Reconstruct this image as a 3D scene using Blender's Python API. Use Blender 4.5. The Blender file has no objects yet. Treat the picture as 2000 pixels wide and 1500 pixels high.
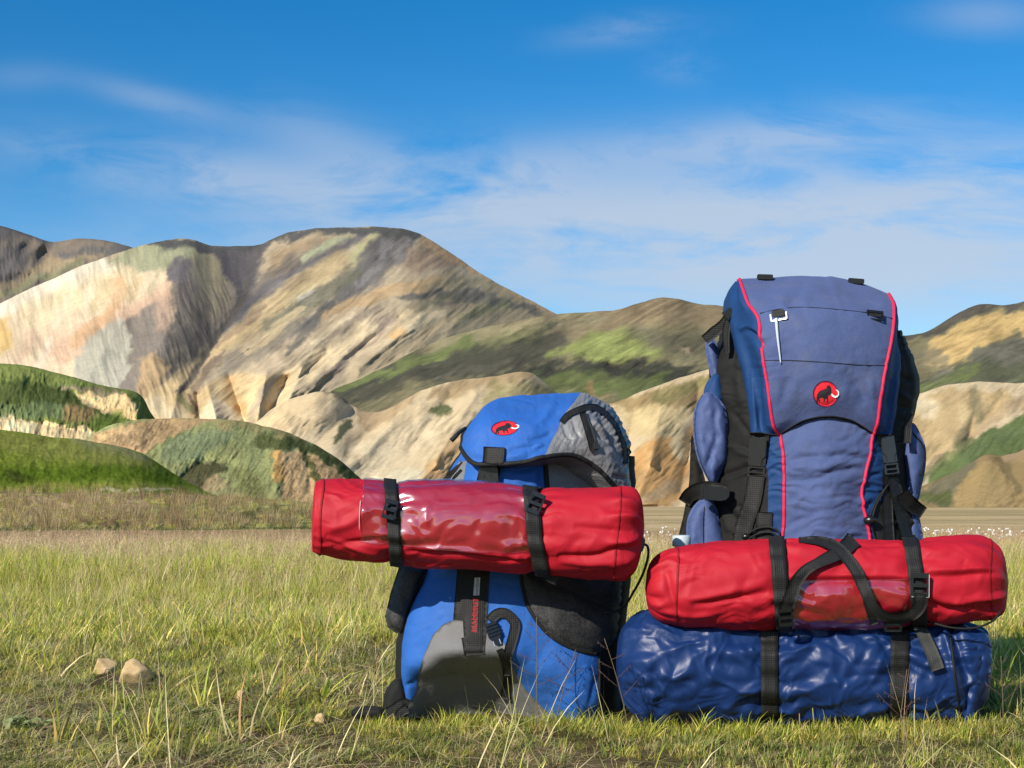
import bpy, bmesh, math, random
import numpy as np
from mathutils import Vector, Matrix
from mathutils.bvhtree import BVHTree
from mathutils.geometry import delaunay_2d_cdt

scene = bpy.context.scene
COL = scene.collection
R = math.radians

# ------------------------------------------------------------------ camera
FPX, CAMH, HORIZON = 2747.0, 0.45, 985.0
PITCH = math.atan((HORIZON - 750) / FPX)
cam_d = bpy.data.cameras.new('camera')
cam_d.sensor_width = 36.0
cam_d.lens = 36.0 * FPX / 2000.0
cam_d.clip_start, cam_d.clip_end = 0.05, 12000
cam = bpy.data.objects.new('camera', cam_d)
COL.objects.link(cam)
cam.location = (0, 0, CAMH)
cam.rotation_euler = (math.pi / 2 + PITCH, 0, 0)
scene.camera = cam

# ------------------------------------------------------------------ light
SUN_EL, SUN_AZ = R(29), R(37)          # azimuth: degrees left of straight behind the camera
to_sun = Vector((-math.sin(SUN_AZ) * math.cos(SUN_EL), -math.cos(SUN_AZ) * math.cos(SUN_EL), math.sin(SUN_EL)))
sun_d = bpy.data.lights.new('sun', 'SUN')
sun_d.energy, sun_d.angle, sun_d.color = 4.6, R(0.53), (1.0, 0.93, 0.82)
sun = bpy.data.objects.new('sun', sun_d)
COL.objects.link(sun)
sun.location = (-8, -12, 8)
sun.rotation_euler = (-to_sun).to_track_quat('-Z', 'Y').to_euler()

scene.view_settings.view_transform = 'Standard'
scene.view_settings.look = 'None'
scene.view_settings.gamma = 1.0
scene.view_settings.exposure = 0.35
scene.render.engine = 'CYCLES'
scene.cycles.use_denoising = True
scene.cycles.adaptive_threshold = 0.02
scene.cycles.max_bounces = 5
scene.cycles.diffuse_bounces = 3
scene.cycles.transparent_max_bounces = 8
scene.cycles.caustics_reflective = False
scene.cycles.caustics_refractive = False

# node helper -------------------------------------------------------
class NT:
    def __init__(s, tree):
        s.t = tree; s.n = tree.nodes; s.l = tree.links; s.n.clear()
    def new(s, kind, **kw):
        n = s.n.new(kind)
        ins = kw.pop('ins', {})
        for k, v in kw.items(): setattr(n, k, v)
        for k, v in ins.items():
            if hasattr(v, 'links') or hasattr(v, 'is_linked'): s.l.new(v, n.inputs[k])
            else: n.inputs[k].default_value = v
        return n
    def math(s, op, a, b=None, c=None, clamp=False):
        n = s.n.new('ShaderNodeMath'); n.operation = op; n.use_clamp = clamp
        for i, v in enumerate((a, b, c)):
            if v is None: continue
            if hasattr(v, 'is_linked'): s.l.new(v, n.inputs[i])
            else: n.inputs[i].default_value = v
        return n.outputs[0]
    def vmath(s, op, a, b=None):
        n = s.n.new('ShaderNodeVectorMath'); n.operation = op
        for i, v in enumerate((a, b)):
            if v is None: continue
            if hasattr(v, 'is_linked'): s.l.new(v, n.inputs[i])
            else: n.inputs[i].default_value = v
        return n.outputs[0]
    def mix(s, f, a, b, blend='MIX'):
        n = s.n.new('ShaderNodeMix'); n.data_type = 'RGBA'; n.blend_type = blend
        for k, v in (('Factor', f), ('A', a), ('B', b)):
            sock = n.inputs[0] if k == 'Factor' else n.inputs[6 if k == 'A' else 7]
            if hasattr(v, 'is_linked'): s.l.new(v, sock)
            else: sock.default_value = v if k == 'Factor' else (tuple(v) + (1,) if len(v) == 3 else v)
        return n.outputs[2]
    def ramp(s, f, stops):
        n = s.n.new('ShaderNodeValToRGB'); e = n.color_ramp.elements
        while len(e) < len(stops): e.new(0.5)
        for el, (p, c) in zip(e, stops):
            el.position = p; el.color = tuple(c) + (1,) if hasattr(c, '__len__') else (c, c, c, 1)
        s.l.new(f, n.inputs[0]); return n.outputs[0]
    def link(s, a, b): s.l.new(a, b)

# ------------------------------------------------------------------ world: sky with thin drifting cloud
world = bpy.data.worlds.new('World'); scene.world = world; world.use_nodes = True
w = NT(world.node_tree)
world.cycles.sampling_method = 'MANUAL'; world.cycles.sample_map_resolution = 512
SKY_STRENGTH = 0.09
sky = w.new('ShaderNodeTexSky', sky_type='NISHITA', sun_disc=False, sun_elevation=SUN_EL,
            sun_rotation=math.atan2(to_sun.x, to_sun.y), altitude=600, air_density=1.0, dust_density=0.3, ozone_density=2.6)
hsv = w.new('ShaderNodeHueSaturation', ins={'Hue': 0.5, 'Saturation': 1.44, 'Value': 1.17, 'Color': sky.outputs[0]})
tc = w.new('ShaderNodeTexCoord')
sep = w.new('ShaderNodeSeparateXYZ', ins={0: tc.outputs['Generated']})
dx, dy, dz = sep.outputs
# tangent-plane coordinates of the sky dome: a = sideways, e = upwards
den = w.math('MAXIMUM', w.math('ABSOLUTE', dy), 0.12)
A = w.math('DIVIDE', dx, den); E = w.math('DIVIDE', dz, den)
comb = w.new('ShaderNodeCombineXYZ', ins={0: w.math('ADD', w.math('MULTIPLY', A, 3.0), w.math('MULTIPLY', E, 2.2)), 1: w.math('MULTIPLY', E, 9.0), 2: w.math('MULTIPLY', dy, 0.6)})
wn = w.new('ShaderNodeTexNoise', ins={'Vector': comb.outputs[0], 'Scale': 0.9, 'Detail': 3.0, 'Roughness': 0.5})
warp = w.vmath('ADD', comb.outputs[0], w.vmath('MULTIPLY', wn.outputs['Color'], (.9, .7, 0.0)))
cn = w.new('ShaderNodeTexNoise', ins={'Vector': warp, 'Scale': 2.1, 'Detail': 9.0, 'Roughness': 0.60})
fine = w.new('ShaderNodeTexNoise', ins={'Vector': warp, 'Scale': 5.0, 'Detail': 5.0, 'Roughness': 0.6})
def sky_blob(px, py, rx, ry, amt, tilt=0.0):
    a0, e0 = (px - 1000) / FPX, math.tan(PITCH + math.atan((750 - py) / FPX))
    u = w.math('SUBTRACT', A, a0); v = w.math('SUBTRACT', E, e0)
    v = w.math('SUBTRACT', v, w.math('MULTIPLY', u, tilt))
    d2 = w.math('ADD', w.math('POWER', w.math('ABSOLUTE', w.math('DIVIDE', u, rx / FPX)), 2.0),
                w.math('POWER', w.math('ABSOLUTE', w.math('DIVIDE', v, ry / FPX)), 2.0))
    return w.math('MULTIPLY', w.math('EXPONENT', w.math('MULTIPLY', d2, -1.0)), amt)
BLOBS = [(1700, 455, 780, 150, .62, 0), (1500, 270, 380, 50, .40, .10), (1930, 330, 260, 60, .3, .1), (350, 335, 360, 60, .42, -.12),
         (900, 390, 420, 85, .40, -.05), (620, 270, 150, 55, .25, -.3), (290, 195, 140, 28, .26, -.25), (1220, 60, 140, 30, .20, .1),
         (1340, 130, 60, 30, .2, 0), (1950, 30, 120, 40, .26, 0), (1010, 330, 140, 60, .12, .2), (1250, 570, 900, 110, .22, 0), (100, 560, 600, 90, .12, 0), (20, 150, 90, 30, .12, 0)]
cov = None
for b in BLOBS:
    v = sky_blob(*b)
    cov = v if cov is None else w.math('ADD', cov, v)
front = w.math('GREATER_THAN', dy, 0.0)
cov = w.math('ADD', w.math('MULTIPLY', cov, front), w.math('MULTIPLY', w.math('SUBTRACT', 1.0, front), 0.22))
nz = w.math('ADD', w.math('MULTIPLY', cn.outputs[0], 0.8), w.math('MULTIPLY', fine.outputs[0], 0.2))
den_c = w.math('MULTIPLY', cov, w.math('ADD', w.math('MULTIPLY', w.math('SUBTRACT', nz, 0.39), 6.5), 0.16, clamp=True), clamp=True)
bank_c = w.math('ADD', w.math('ADD', sky_blob(1650, 500, 620, 110, .62), sky_blob(1500, 400, 420, 80, .25)), sky_blob(700, 470, 500, 90, .26))
bank_c = w.math('MULTIPLY', w.math('MULTIPLY', bank_c, front), w.math('ADD', 0.30, w.math('MULTIPLY', w.math('SUBTRACT', nz, .38), 4.2), clamp=True))
den_c = w.math('ADD', den_c, w.math('MULTIPLY', bank_c, w.math('SUBTRACT', 1.0, den_c)), clamp=True)
den_c = w.math('MULTIPLY', den_c, w.math('GREATER_THAN', dz, -0.02), clamp=True)
cloudy = w.mix(w.math('MINIMUM', den_c, 0.8), hsv.outputs[0], (4.9, 5.5, 6.4))
bg = w.new('ShaderNodeBackground', ins={'Color': cloudy, 'Strength': SKY_STRENGTH})
wo = w.new('ShaderNodeOutputWorld', ins={'Surface': bg.outputs[0]})

# ------------------------------------------------------------------ geometry helpers
CA, SA = math.cos(PITCH), math.sin(PITCH)
def P(px, py, d):
    """the point of the place that lies at world depth d (metres along Y) under photo pixel px, py"""
    px = np.asarray(px, float); py = np.asarray(py, float); d = np.asarray(d, float)
    cx = (px - 1000) / FPX; cy = (750 - py) / FPX
    t = d / (CA - SA * cy)
    return np.stack([cx * t, d + 0 * cx, CAMH + (SA + CA * cy) * t], -1)
def unP(v):
    v = np.asarray(v, float)
    x, y, z = v[..., 0], v[..., 1], v[..., 2] - CAMH
    f = y * CA + z * SA; u = -y * SA + z * CA
    return 1000 + FPX * x / f, 750 - FPX * u / f
def raydir(px, py):
    v = P(px, py, 1.0); v[..., 2] -= CAMH
    return v / np.linalg.norm(v, axis=-1, keepdims=True)

_rng = np.random.default_rng(7)
_perm = np.tile(_rng.permutation(256), 3)
_grad = _rng.normal(size=(256, 3)); _grad /= np.linalg.norm(_grad, axis=1, keepdims=True)
_pm = _perm.astype(np.int32); _g = [np.ascontiguousarray(_grad[:, k], dtype=np.float32) for k in range(3)]
def noise(x, y, z=0.0):
    x, y, z = np.asarray(x, float), np.asarray(y, float), np.asarray(z, float)
    if z.ndim: x, y, z = np.broadcast_arrays(x, y, z)
    else: x, y = np.broadcast_arrays(x, y)
    fl = [np.floor(t) for t in (x, y, z)]
    f = [(t - q).astype(np.float32) for t, q in zip((x, y, z), fl)]
    xi, yi, zi = [q.astype(np.int32) & 255 for q in fl]
    xf, yf, zf = f
    fu, fv, fw = [t * t * t * (t * (t * 6 - 15) + 10) for t in f]
    out = 0
    for a in (0, 1):
        pa = _pm[xi + a]; wa = fu if a else 1 - fu
        for b in (0, 1):
            pb = _pm[pa + ((yi + b) & 255)]; wb = wa * (fv if b else 1 - fv)
            for c in (0, 1):
                h = _pm[pb + ((zi + c) & 255)]
                dot = _g[0][h] * (xf - a) + _g[1][h] * (yf - b) + _g[2][h] * (zf - c)
                out = out + dot * (wb * (fw if c else 1 - fw))
    return np.asarray(out, float) * 1.6
def fbm(x, y, z=0.0, o=4, g=0.5):
    s, a = 0, 1.0
    for i in range(o):
        s = s + a * noise(x * 2**i + 17.3 * i, y * 2**i + 5.1 * i, z * 2**i + 3.7 * i); a *= g
    return s
def ridged(x, y, z=0.0, o=3, g=0.5):
    s, a = 0, 1.0
    for i in range(o):
        n = 1 - np.abs(noise(x * 2**i + 11.3 * i, y * 2**i + 7.7 * i, z * 2**i + 1.9 * i)) * 1.6
        s = s + a * n * n; a *= g
    return s
def sstep(a, b, x):
    t = np.clip((x - a) / (b - a), 0, 1); return t * t * (3 - 2 * t)

def crom(c, n=None, ts=None, closed=False):
    """Catmull-Rom through control points c (k, dim), sampled by chord length"""
    c = np.asarray(c, float)
    if closed: c = np.vstack([c, c[:1]])
    seg = np.maximum(np.linalg.norm(np.diff(c[:, :2], axis=0), axis=1), 1e-6)
    kn = np.concatenate([[0], np.cumsum(seg)]); kn /= kn[-1]
    if ts is None: ts = np.linspace(0, 1, n, endpoint=not closed)
    ts = np.asarray(ts, float)
    m = np.zeros_like(c)
    for i in range(len(c)):
        if closed:
            a, b = (i - 1, i + 1)
            if i == 0: a = -2
            if i == len(c) - 1: b = 1
            h = (kn[i] - kn[i-1] if i else 1 - kn[-2]) + (kn[i+1] - kn[i] if i < len(c)-1 else kn[1])
            m[i] = (c[b] - c[a]) / h
        elif i == 0: m[i] = (c[1] - c[0]) / (kn[1] - kn[0])
        elif i == len(c) - 1: m[i] = (c[-1] - c[-2]) / (kn[-1] - kn[-2])
        else: m[i] = (c[i+1] - c[i-1]) / (kn[i+1] - kn[i-1])
    j = np.clip(np.searchsorted(kn, ts, 'right') - 1, 0, len(c) - 2)
    h = (kn[j+1] - kn[j])[:, None]; t = ((ts - kn[j]) / h[:, 0])[:, None]
    return ((2*t**3 - 3*t**2 + 1) * c[j] + (t**3 - 2*t**2 + t) * h * m[j] + (-2*t**3 + 3*t**2) * c[j+1] + (t**3 - t**2) * h * m[j+1])

def polydist(px, py, pts, closed=False):
    """distance to a polyline and position 0..1 along it"""
    pts = np.asarray(pts, float)
    if closed: pts = np.vstack([pts, pts[:1]])
    if len(pts) == 1: pts = np.vstack([pts, pts + 1e-3])
    best = np.full(np.shape(px), 1e9); pos = np.zeros(np.shape(px)); L = len(pts) - 1
    for i in range(L):
        ax, ay = pts[i][:2]; bx, by = pts[i+1][:2]
        ex, ey = bx - ax, by - ay
        t = np.clip(((px - ax) * ex + (py - ay) * ey) / (ex * ex + ey * ey + 1e-9), 0, 1)
        d = np.hypot(px - ax - t * ex, py - ay - t * ey)
        k = d < best
        best = np.where(k, d, best); pos = np.where(k, (i + t) / L, pos)
    return best, pos
def inside(px, py, pts):
    r = np.zeros(np.shape(px), bool); n = len(pts)
    for i in range(n):
        x1, y1 = pts[i][:2]; x2, y2 = pts[(i+1) % n][:2]
        if y1 == y2: continue
        c = ((y1 > py) != (y2 > py)) & (px < (x2 - x1) * (py - y1) / (y2 - y1) + x1)
        r ^= c
    return r
def sdf(px, py, pts):
    d, _ = polydist(px, py, pts, True)
    return np.where(inside(px, py, pts), -d, d)

# ------------------------------------------------------------------ objects
def tag(o, label=None, cat=None, group=None, kind=None):
    if label: o['label'] = label
    if cat: o['category'] = cat
    if group: o['group'] = group
    if kind: o['kind'] = kind
    return o
def thing(name, label, cat, loc, group=None):
    o = bpy.data.objects.new(name, None); COL.objects.link(o)
    o.location = tuple(float(v) for v in loc); o.empty_display_size = 0.05
    return tag(o, label, cat, group)
def origin(parent):
    o = np.zeros(3)
    while parent is not None:
        o = o + np.array(parent.location); parent = parent.parent
    return o
def mk(name, v, f, mat, parent=None, smooth=True, col=None, loc=None, link=True):
    v = np.asarray(v, float).reshape(-1, 3)
    base = origin(parent) if loc is None else np.asarray(loc, float)
    me = bpy.data.meshes.new(name)
    if isinstance(f, np.ndarray):
        k = f.shape[1]
        me.vertices.add(len(v)); me.vertices.foreach_set('co', (v - base).ravel())
        me.loops.add(f.size); me.loops.foreach_set('vertex_index', f.ravel().astype(np.int32))
        me.polygons.add(len(f)); me.polygons.foreach_set('loop_start', np.arange(0, f.size, k, dtype=np.int32))
        me.update(calc_edges=True)
    else:
        me.from_pydata((v - base).tolist(), [], [list(map(int, q)) for q in f])
    if smooth: me.polygons.foreach_set('use_smooth', np.ones(len(me.polygons), bool))
    if col is not None:
        a = me.color_attributes.new('Col', 'FLOAT_COLOR', 'POINT')
        c = np.ones((len(v), 4)); c[:, :3] = np.asarray(col).reshape(-1, 3)
        a.data.foreach_set('color', c.ravel())
    if mat is not None: me.materials.append(mat)
    me.validate()
    o = bpy.data.objects.new(name, me)
    if link: COL.objects.link(o)
    if parent is not None: o.parent = parent
    elif loc is not None: o.location = base
    return o
def gridfaces(nr, nc, wrap=False):
    i = np.arange(nr - 1)[:, None]; j = np.arange(nc if wrap else nc - 1)[None, :]
    a = i * nc + j; b = i * nc + (j + 1) % nc
    return np.stack([a, b, b + nc, a + nc], -1).reshape(-1, 4)
def grid_normals(g, wrap=False):
    if wrap: du = np.roll(g, -1, 1) - np.roll(g, 1, 1)
    else: du = np.gradient(g, axis=1)
    dv = np.gradient(g, axis=0)
    n = np.cross(du, dv); L = np.linalg.norm(n, axis=-1, keepdims=True)
    return n / np.maximum(L, 1e-12)

class Surf:
    """what rays from the camera meet: used to lay straps and panels on a body"""
    def __init__(s, objs):
        V, F, k = [], [], 0
        for o in objs:
            b = origin(o.parent) + np.array(o.location)
            for q in o.data.vertices: V.append(Vector(q.co) + Vector(b))
            for p in o.data.polygons: F.append([i + k for i in p.vertices])
            k = len(V)
        s.t = BVHTree.FromPolygons(V, F)
        s.o = Vector((0, 0, CAMH))
    def hit(s, px, py, default=None):
        dirs = raydir(px, py); out = np.full(dirs.shape, np.nan); nor = np.zeros(dirs.shape)
        fl, fo, fn = dirs.reshape(-1, 3), out.reshape(-1, 3), nor.reshape(-1, 3)
        for i, d in enumerate(fl):
            h = s.t.ray_cast(s.o, Vector(d), 50)
            if h[0] is not None:
                fo[i] = h[0]; n = h[1]
                if n.dot(Vector(d)) > 0: n = -n
                fn[i] = n
        bad = np.isnan(fo[:, 1])
        if bad.all(): raise ValueError('no hit')
        if bad.any():
            pf, qf = np.ravel(px), np.ravel(py)
            good = np.where(~bad)[0]
            for i in np.where(bad)[0]:
                k = good[np.argmin((pf[good] - pf[i])**2 + (qf[good] - qf[i])**2)]
                fo[i] = P(pf[i], qf[i], fo[k, 1] + 0.003); fn[i] = fn[k]
        return out, nor

def thicken(top, bot, faces, nv, bound):
    """closed shell from a top sheet and a bottom sheet with the boundary loop(s)"""
    F = [list(q) for q in faces] + [[i + nv for i in reversed(list(q))] for q in faces]
    for a, b in bound: F.append([b, a, a + nv, b + nv])
    return np.vstack([top, bot]), F

def ribbon(name, path, width, surf, mat, parent, off=0.001, thick=0.0022, lift=None, step=4.0, smooth=9, wob=0.0, depth=None, keep=1.0, across=5):
    """a flat webbing strap laid along photo-plane path over a surface"""
    L = np.sum(np.linalg.norm(np.diff(np.asarray(path, float)[:, :2], axis=0), axis=1))
    n = max(6, int(L / step))
    c = crom(path, n)
    tan = np.gradient(c[:, :2], axis=0); tan /= np.linalg.norm(tan, axis=1, keepdims=True) + 1e-9
    nrm = np.stack([-tan[:, 1], tan[:, 0]], 1)
    wv = np.interp(np.linspace(0, 1, n), np.linspace(0, 1, len(np.atleast_1d(width))), np.atleast_1d(width))
    s = np.linspace(-0.5, 0.5, across)
    px = c[:, 0][:, None] + nrm[:, 0][:, None] * s[None] * wv[:, None]
    py = c[:, 1][:, None] + nrm[:, 1][:, None] * s[None] * wv[:, None]
    if depth is not None:
        dd = np.interp(np.linspace(0, 1, n), np.linspace(0, 1, len(np.atleast_1d(depth))), np.atleast_1d(depth))
        d = np.repeat(dd[:, None], across, 1)
    else:
        h, _ = surf.hit(px, py); d = h[..., 1]
    if smooth > 1 and n > smooth:
        k = np.ones(smooth) / smooth; pad = smooth // 2
        for j in range(across):
            e = np.concatenate([np.repeat(d[:1, j], pad), d[:, j], np.repeat(d[-1:, j], pad)])
            d[:, j] = np.minimum(np.convolve(e, k, 'valid')[:n], d[:, j] + 0.0005)
    if lift is not None:
        d = d - np.interp(np.linspace(0, 1, n), np.linspace(0, 1, len(lift)), lift)[:, None]
    if wob: d = d - wob * (0.5 + 0.5 * np.sin(np.linspace(0, 9, n)))[:, None]
    edge = 0.0006 * (1 - (2 * s) ** 4)
    top = P(px, py, d - off - thick - edge[None]); bot = P(px, py, d - off * 0.2)
    nv = n * across; F = gridfaces(n, across)
    b = [(i * across, (i + 1) * across) for i in range(n - 1)] + [((i + 1) * across + across - 1, i * across + across - 1) for i in range(n - 1)]
    b += [(j + 1, j) for j in range(across - 1)] + [((n - 1) * across + j, (n - 1) * across + j + 1) for j in range(across - 1)]
    v, f = thicken(top.reshape(-1, 3), bot.reshape(-1, 3), F, nv, b)
    return mk(name, v, f, mat, parent)

def cdt(poly, grid):
    poly = np.asarray(poly, float); m = len(poly)
    x0, y0 = poly.min(0); x1, y1 = poly.max(0)
    gx, gy = np.meshgrid(np.arange(x0, x1, grid), np.arange(y0, y1, grid))
    gx = gx + (np.arange(gx.shape[0]) % 2)[:, None] * grid * 0.5
    g = np.stack([gx.ravel(), gy.ravel()], 1)
    g = g[sdf(g[:, 0], g[:, 1], poly) < -grid * 0.4]
    pts = [Vector(p) for p in np.vstack([poly, g])]
    v, e, f, *_ = delaunay_2d_cdt(pts, [(i, (i + 1) % m) for i in range(m)], [], 1, 1e-4)
    return np.array([list(q) for q in v]), [list(q) for q in f], m
def outline(poly, smooth, step):
    poly = np.asarray(poly, float)
    if smooth:
        per = np.sum(np.linalg.norm(np.diff(np.vstack([poly, poly[:1]]), axis=0), axis=1))
        return crom(poly, max(12, int(per / step)), closed=True)
    out = []
    for a, b in zip(poly, np.roll(poly, -1, 0)):
        k = max(1, int(np.linalg.norm(b - a) / step))
        out += [a + (b - a) * i / k for i in range(k)]
    return np.array(out)
def bedges(faces):
    cnt = {}
    for q in faces:
        for a, b in zip(q, q[1:] + q[:1]): cnt[(a, b)] = 1
    return [e for e in cnt if (e[1], e[0]) not in cnt]

def panel(name, poly, surf, mat, parent, off=0.0015, thick=0.002, grid=8, smooth=True, puff=0.0, puffw=40, disp=None):
    """a cloth panel cut along an outline and laid on a body"""
    o = outline(poly, smooth, grid)
    v2, f, m = cdt(o, grid)
    # wind faces towards the camera
    area = sum((v2[q[1]][0] - v2[q[0]][0]) * (v2[q[2]][1] - v2[q[0]][1]) - (v2[q[2]][0] - v2[q[0]][0]) * (v2[q[1]][1] - v2[q[0]][1]) for q in f[:50])
    if area > 0: f = [q[::-1] for q in f]
    h, _ = surf.hit(v2[:, 0], v2[:, 1])
    ed, _ = polydist(v2[:, 0], v2[:, 1], o, True)
    t = np.clip(ed / puffw, 0, 1)
    up = off + thick * sstep(0, 6, ed) + puff * np.sqrt(1 - (1 - t) ** 2)
    if disp is not None: up = up + disp(v2[:, 0], v2[:, 1]) * sstep(0, 14, ed)
    top = P(v2[:, 0], v2[:, 1], h[:, 1] - up); bot = P(v2[:, 0], v2[:, 1], h[:, 1] + 0.004)
    v, F = thicken(top, bot, f, len(v2), [(b, a) for a, b in bedges(f)])
    return mk(name, v, F, mat, parent)

def inflate(name, poly, d, T, mat, parent, rad=35, grid=7, smooth=True, disp=None, back=0.6, tilt=None):
    """a stuffed cushion-like pocket with the given outline"""
    o = outline(poly, smooth, grid)
    v2, f, m = cdt(o, grid)
    area = sum((v2[q[1]][0] - v2[q[0]][0]) * (v2[q[2]][1] - v2[q[0]][1]) - (v2[q[2]][0] - v2[q[0]][0]) * (v2[q[1]][1] - v2[q[0]][1]) for q in f[:50])
    if area > 0: f = [q[::-1] for q in f]
    ed, _ = polydist(v2[:, 0], v2[:, 1], o, True)
    t = np.clip(ed / rad, 0, 1); b = np.sqrt(1 - (1 - t) ** 2)
    dd = d + 0 * ed
    if tilt is not None: dd = dd + tilt(v2[:, 0], v2[:, 1])
    up = T * b + 0.001
    if disp is not None: up = up + disp(v2[:, 0], v2[:, 1]) * sstep(0, 12, ed)
    top = P(v2[:, 0], v2[:, 1], dd - up); bot = P(v2[:, 0], v2[:, 1], dd + T * back * b + 0.001)
    v, F = thicken(top, bot, f, len(v2), [(q, p) for p, q in bedges(f)])
    return mk(name, v, F, mat, parent)

def tube3(name, pts, rad, mat, parent=None, seg=8, loc=None, caps=True):
    pts = np.asarray(pts, float); n = len(pts)
    rad = np.interp(np.linspace(0, 1, n), np.linspace(0, 1, len(np.atleast_1d(rad))), np.atleast_1d(rad))
    t = np.gradient(pts, axis=0); t /= np.linalg.norm(t, axis=1, keepdims=True) + 1e-12
    ref = np.array([0.0, 1, 0]) if abs(t[0][1]) < 0.9 else np.array([1.0, 0, 0])
    V = []
    for i in range(n):
        a = np.cross(t[i], ref); a /= np.linalg.norm(a) + 1e-12; b = np.cross(t[i], a); ref = np.cross(a, t[i])
        th = np.arange(seg) * 2 * math.pi / seg
        V.append(pts[i] + rad[i] * (np.cos(th)[:, None] * a + np.sin(th)[:, None] * b))
    F = [list(q) for q in gridfaces(n, seg, True)]
    if caps: F += [list(range(seg))[::-1], [(n - 1) * seg + i for i in range(seg)]]
    return mk(name, np.vstack(V), F, mat, parent, loc=loc)
def cord(name, path, rad, surf, mat, parent, off=0.0, step=5, depth=None, seg=8):
    L = np.sum(np.linalg.norm(np.diff(np.asarray(path, float)[:, :2], axis=0), axis=1))
    c = crom(path, max(8, int(L / step)))
    if depth is not None: d = np.interp(np.linspace(0, 1, len(c)), np.linspace(0, 1, len(np.atleast_1d(depth))), np.atleast_1d(depth))
    else:
        h, _ = surf.hit(c[:, 0], c[:, 1]); d = h[:, 1]
        e = np.concatenate([[d[0]] * 2, d, [d[-1]] * 2]); d = np.convolve(e, np.ones(5) / 5, 'valid')
    return tube3(name, P(c[:, 0], c[:, 1], d - off), rad, mat, parent, seg=seg)

def solid(name, shapes, frame, mat, parent, bevel=0.0006):
    """small hard parts. shapes: (outline2d mm, z0 mm, z1 mm) in a local frame"""
    bm = bmesh.new()
    for pts, z0, z1 in shapes:
        vs = [bm.verts.new((x * 1e-3, y * 1e-3, z0 * 1e-3)) for x, y in pts]
        fc = bm.faces.new(vs)
        r = bmesh.ops.extrude_face_region(bm, geom=[fc])
        bmesh.ops.translate(bm, verts=[q for q in r['geom'] if isinstance(q, bmesh.types.BMVert)], vec=(0, 0, (z1 - z0) * 1e-3))
    bmesh.ops.recalc_face_normals(bm, faces=bm.faces)
    if bevel: bmesh.ops.bevel(bm, geom=bm.edges[:], offset=bevel, segments=2, affect='EDGES', clamp_overlap=True)
    bm.transform(frame)
    v = np.array([q.co[:] for q in bm.verts]); bm.verts.index_update()
    f = [[q.index for q in p.verts] for p in bm.faces]; bm.free()
    o = mk(name, v, f, mat, parent, smooth=False)
    return o
def frame_at(px, py, surf, ang=0.0, off=0.002, tiltx=0.0, depth=None, nblend=0.6):
    """local frame on a surface: x along ang (degrees, photo-plane, 0 = right, 90 = up), z out of the surface"""
    if depth is None:
        h, n = surf.hit(np.array([px]), np.array([py])); p, n = Vector(h[0]), Vector(n[0])
    else: p, n = Vector(P(px, py, depth)), Vector((0, -1, 0))
    v = -Vector(raydir(px, py))
    z = (n * nblend + v * (1 - nblend)).normalized()
    x = Vector((math.cos(R(ang)), 0, math.sin(R(ang)))); x = (x - z * x.dot(z)).normalized()
    y = z.cross(x)
    m = Matrix((x, y, z)).transposed().to_4x4(); m.translation = p + z * off
    return m
def rect(x0, y0, x1, y1, r=1.2):
    pts = []
    for cx, cy, a0 in ((x1 - r, y1 - r, 0), (x0 + r, y1 - r, 90), (x0 + r, y0 + r, 180), (x1 - r, y0 + r, 270)):
        for k in range(3):
            a = R(a0 + 45 * k); pts.append((cx + r * math.cos(a), cy + r * math.sin(a)))
    return pts
def side_buckle(px, py, surf, parent, mat, ang=90, w=25, L=60, off=0.004, depth=None):
    """side-release buckle, its length along ang"""
    m = frame_at(px, py, surf, ang, off, depth=depth); h = w / 2; l = L / 2
    body = [(-l, -h), (-l * .1, -h), (l * .05, -h * .62), (l * .35, -h * .62), (l * .42, -h * .9), (l * .42, h * .9), (l * .35, h * .62), (l * .05, h * .62), (-l * .1, h), (-l, h)]
    b = solid('buckle', [(body, 0, 7.5)], m, mat, parent, 0.0022)
    solid('prong', [(rect(-l * .05, -h * 1.02, l * .38, -h * .6, 1), .8, 4.6), (rect(-l * .05, h * .6, l * .38, h * 1.02, 1), .8, 4.6)], m, mat, b, 0.0006)
    solid('crossbar', [(rect(l * .44, -h, l * .52, h, 1), 0, 5), (rect(l * .7, -h, l * .78, h, 1), 0, 5), (rect(l * .94, -h, l, h, 1), 0, 5), (rect(l * .44, -h, l, -h * .78, 1), .2, 4.4), (rect(l * .44, h * .78, l, h, 1), .2, 4.4)], m, mat, b, 0.0007)
    return b
def ladder_buckle(px, py, surf, parent, mat, ang=90, w=27, L=34, off=0.004, depth=None):
    m = frame_at(px, py, surf, ang, off, depth=depth); h = w / 2; l = L / 2
    b = solid('buckle', [(rect(-l * .2, -h * .9, l * .12, h * .9, 1), 1.0, 8.5)], m, mat, parent, 0.0018)
    for q in (-1, 1): solid('rail', [(rect(-l, h * .76 if q > 0 else -h, l, h if q > 0 else -h * .76, 1.3), .3, 6.5)], m, mat, b, 0.0014)
    for x0, x1, z in ((-l, -l * .62, 7.5), (l * .58, l, 8.5)):
        solid('crossbar', [(rect(x0, -h * .86, x1, h * .86, 1), .6, z)], m, mat, b, 0.0018)
    return b

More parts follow.
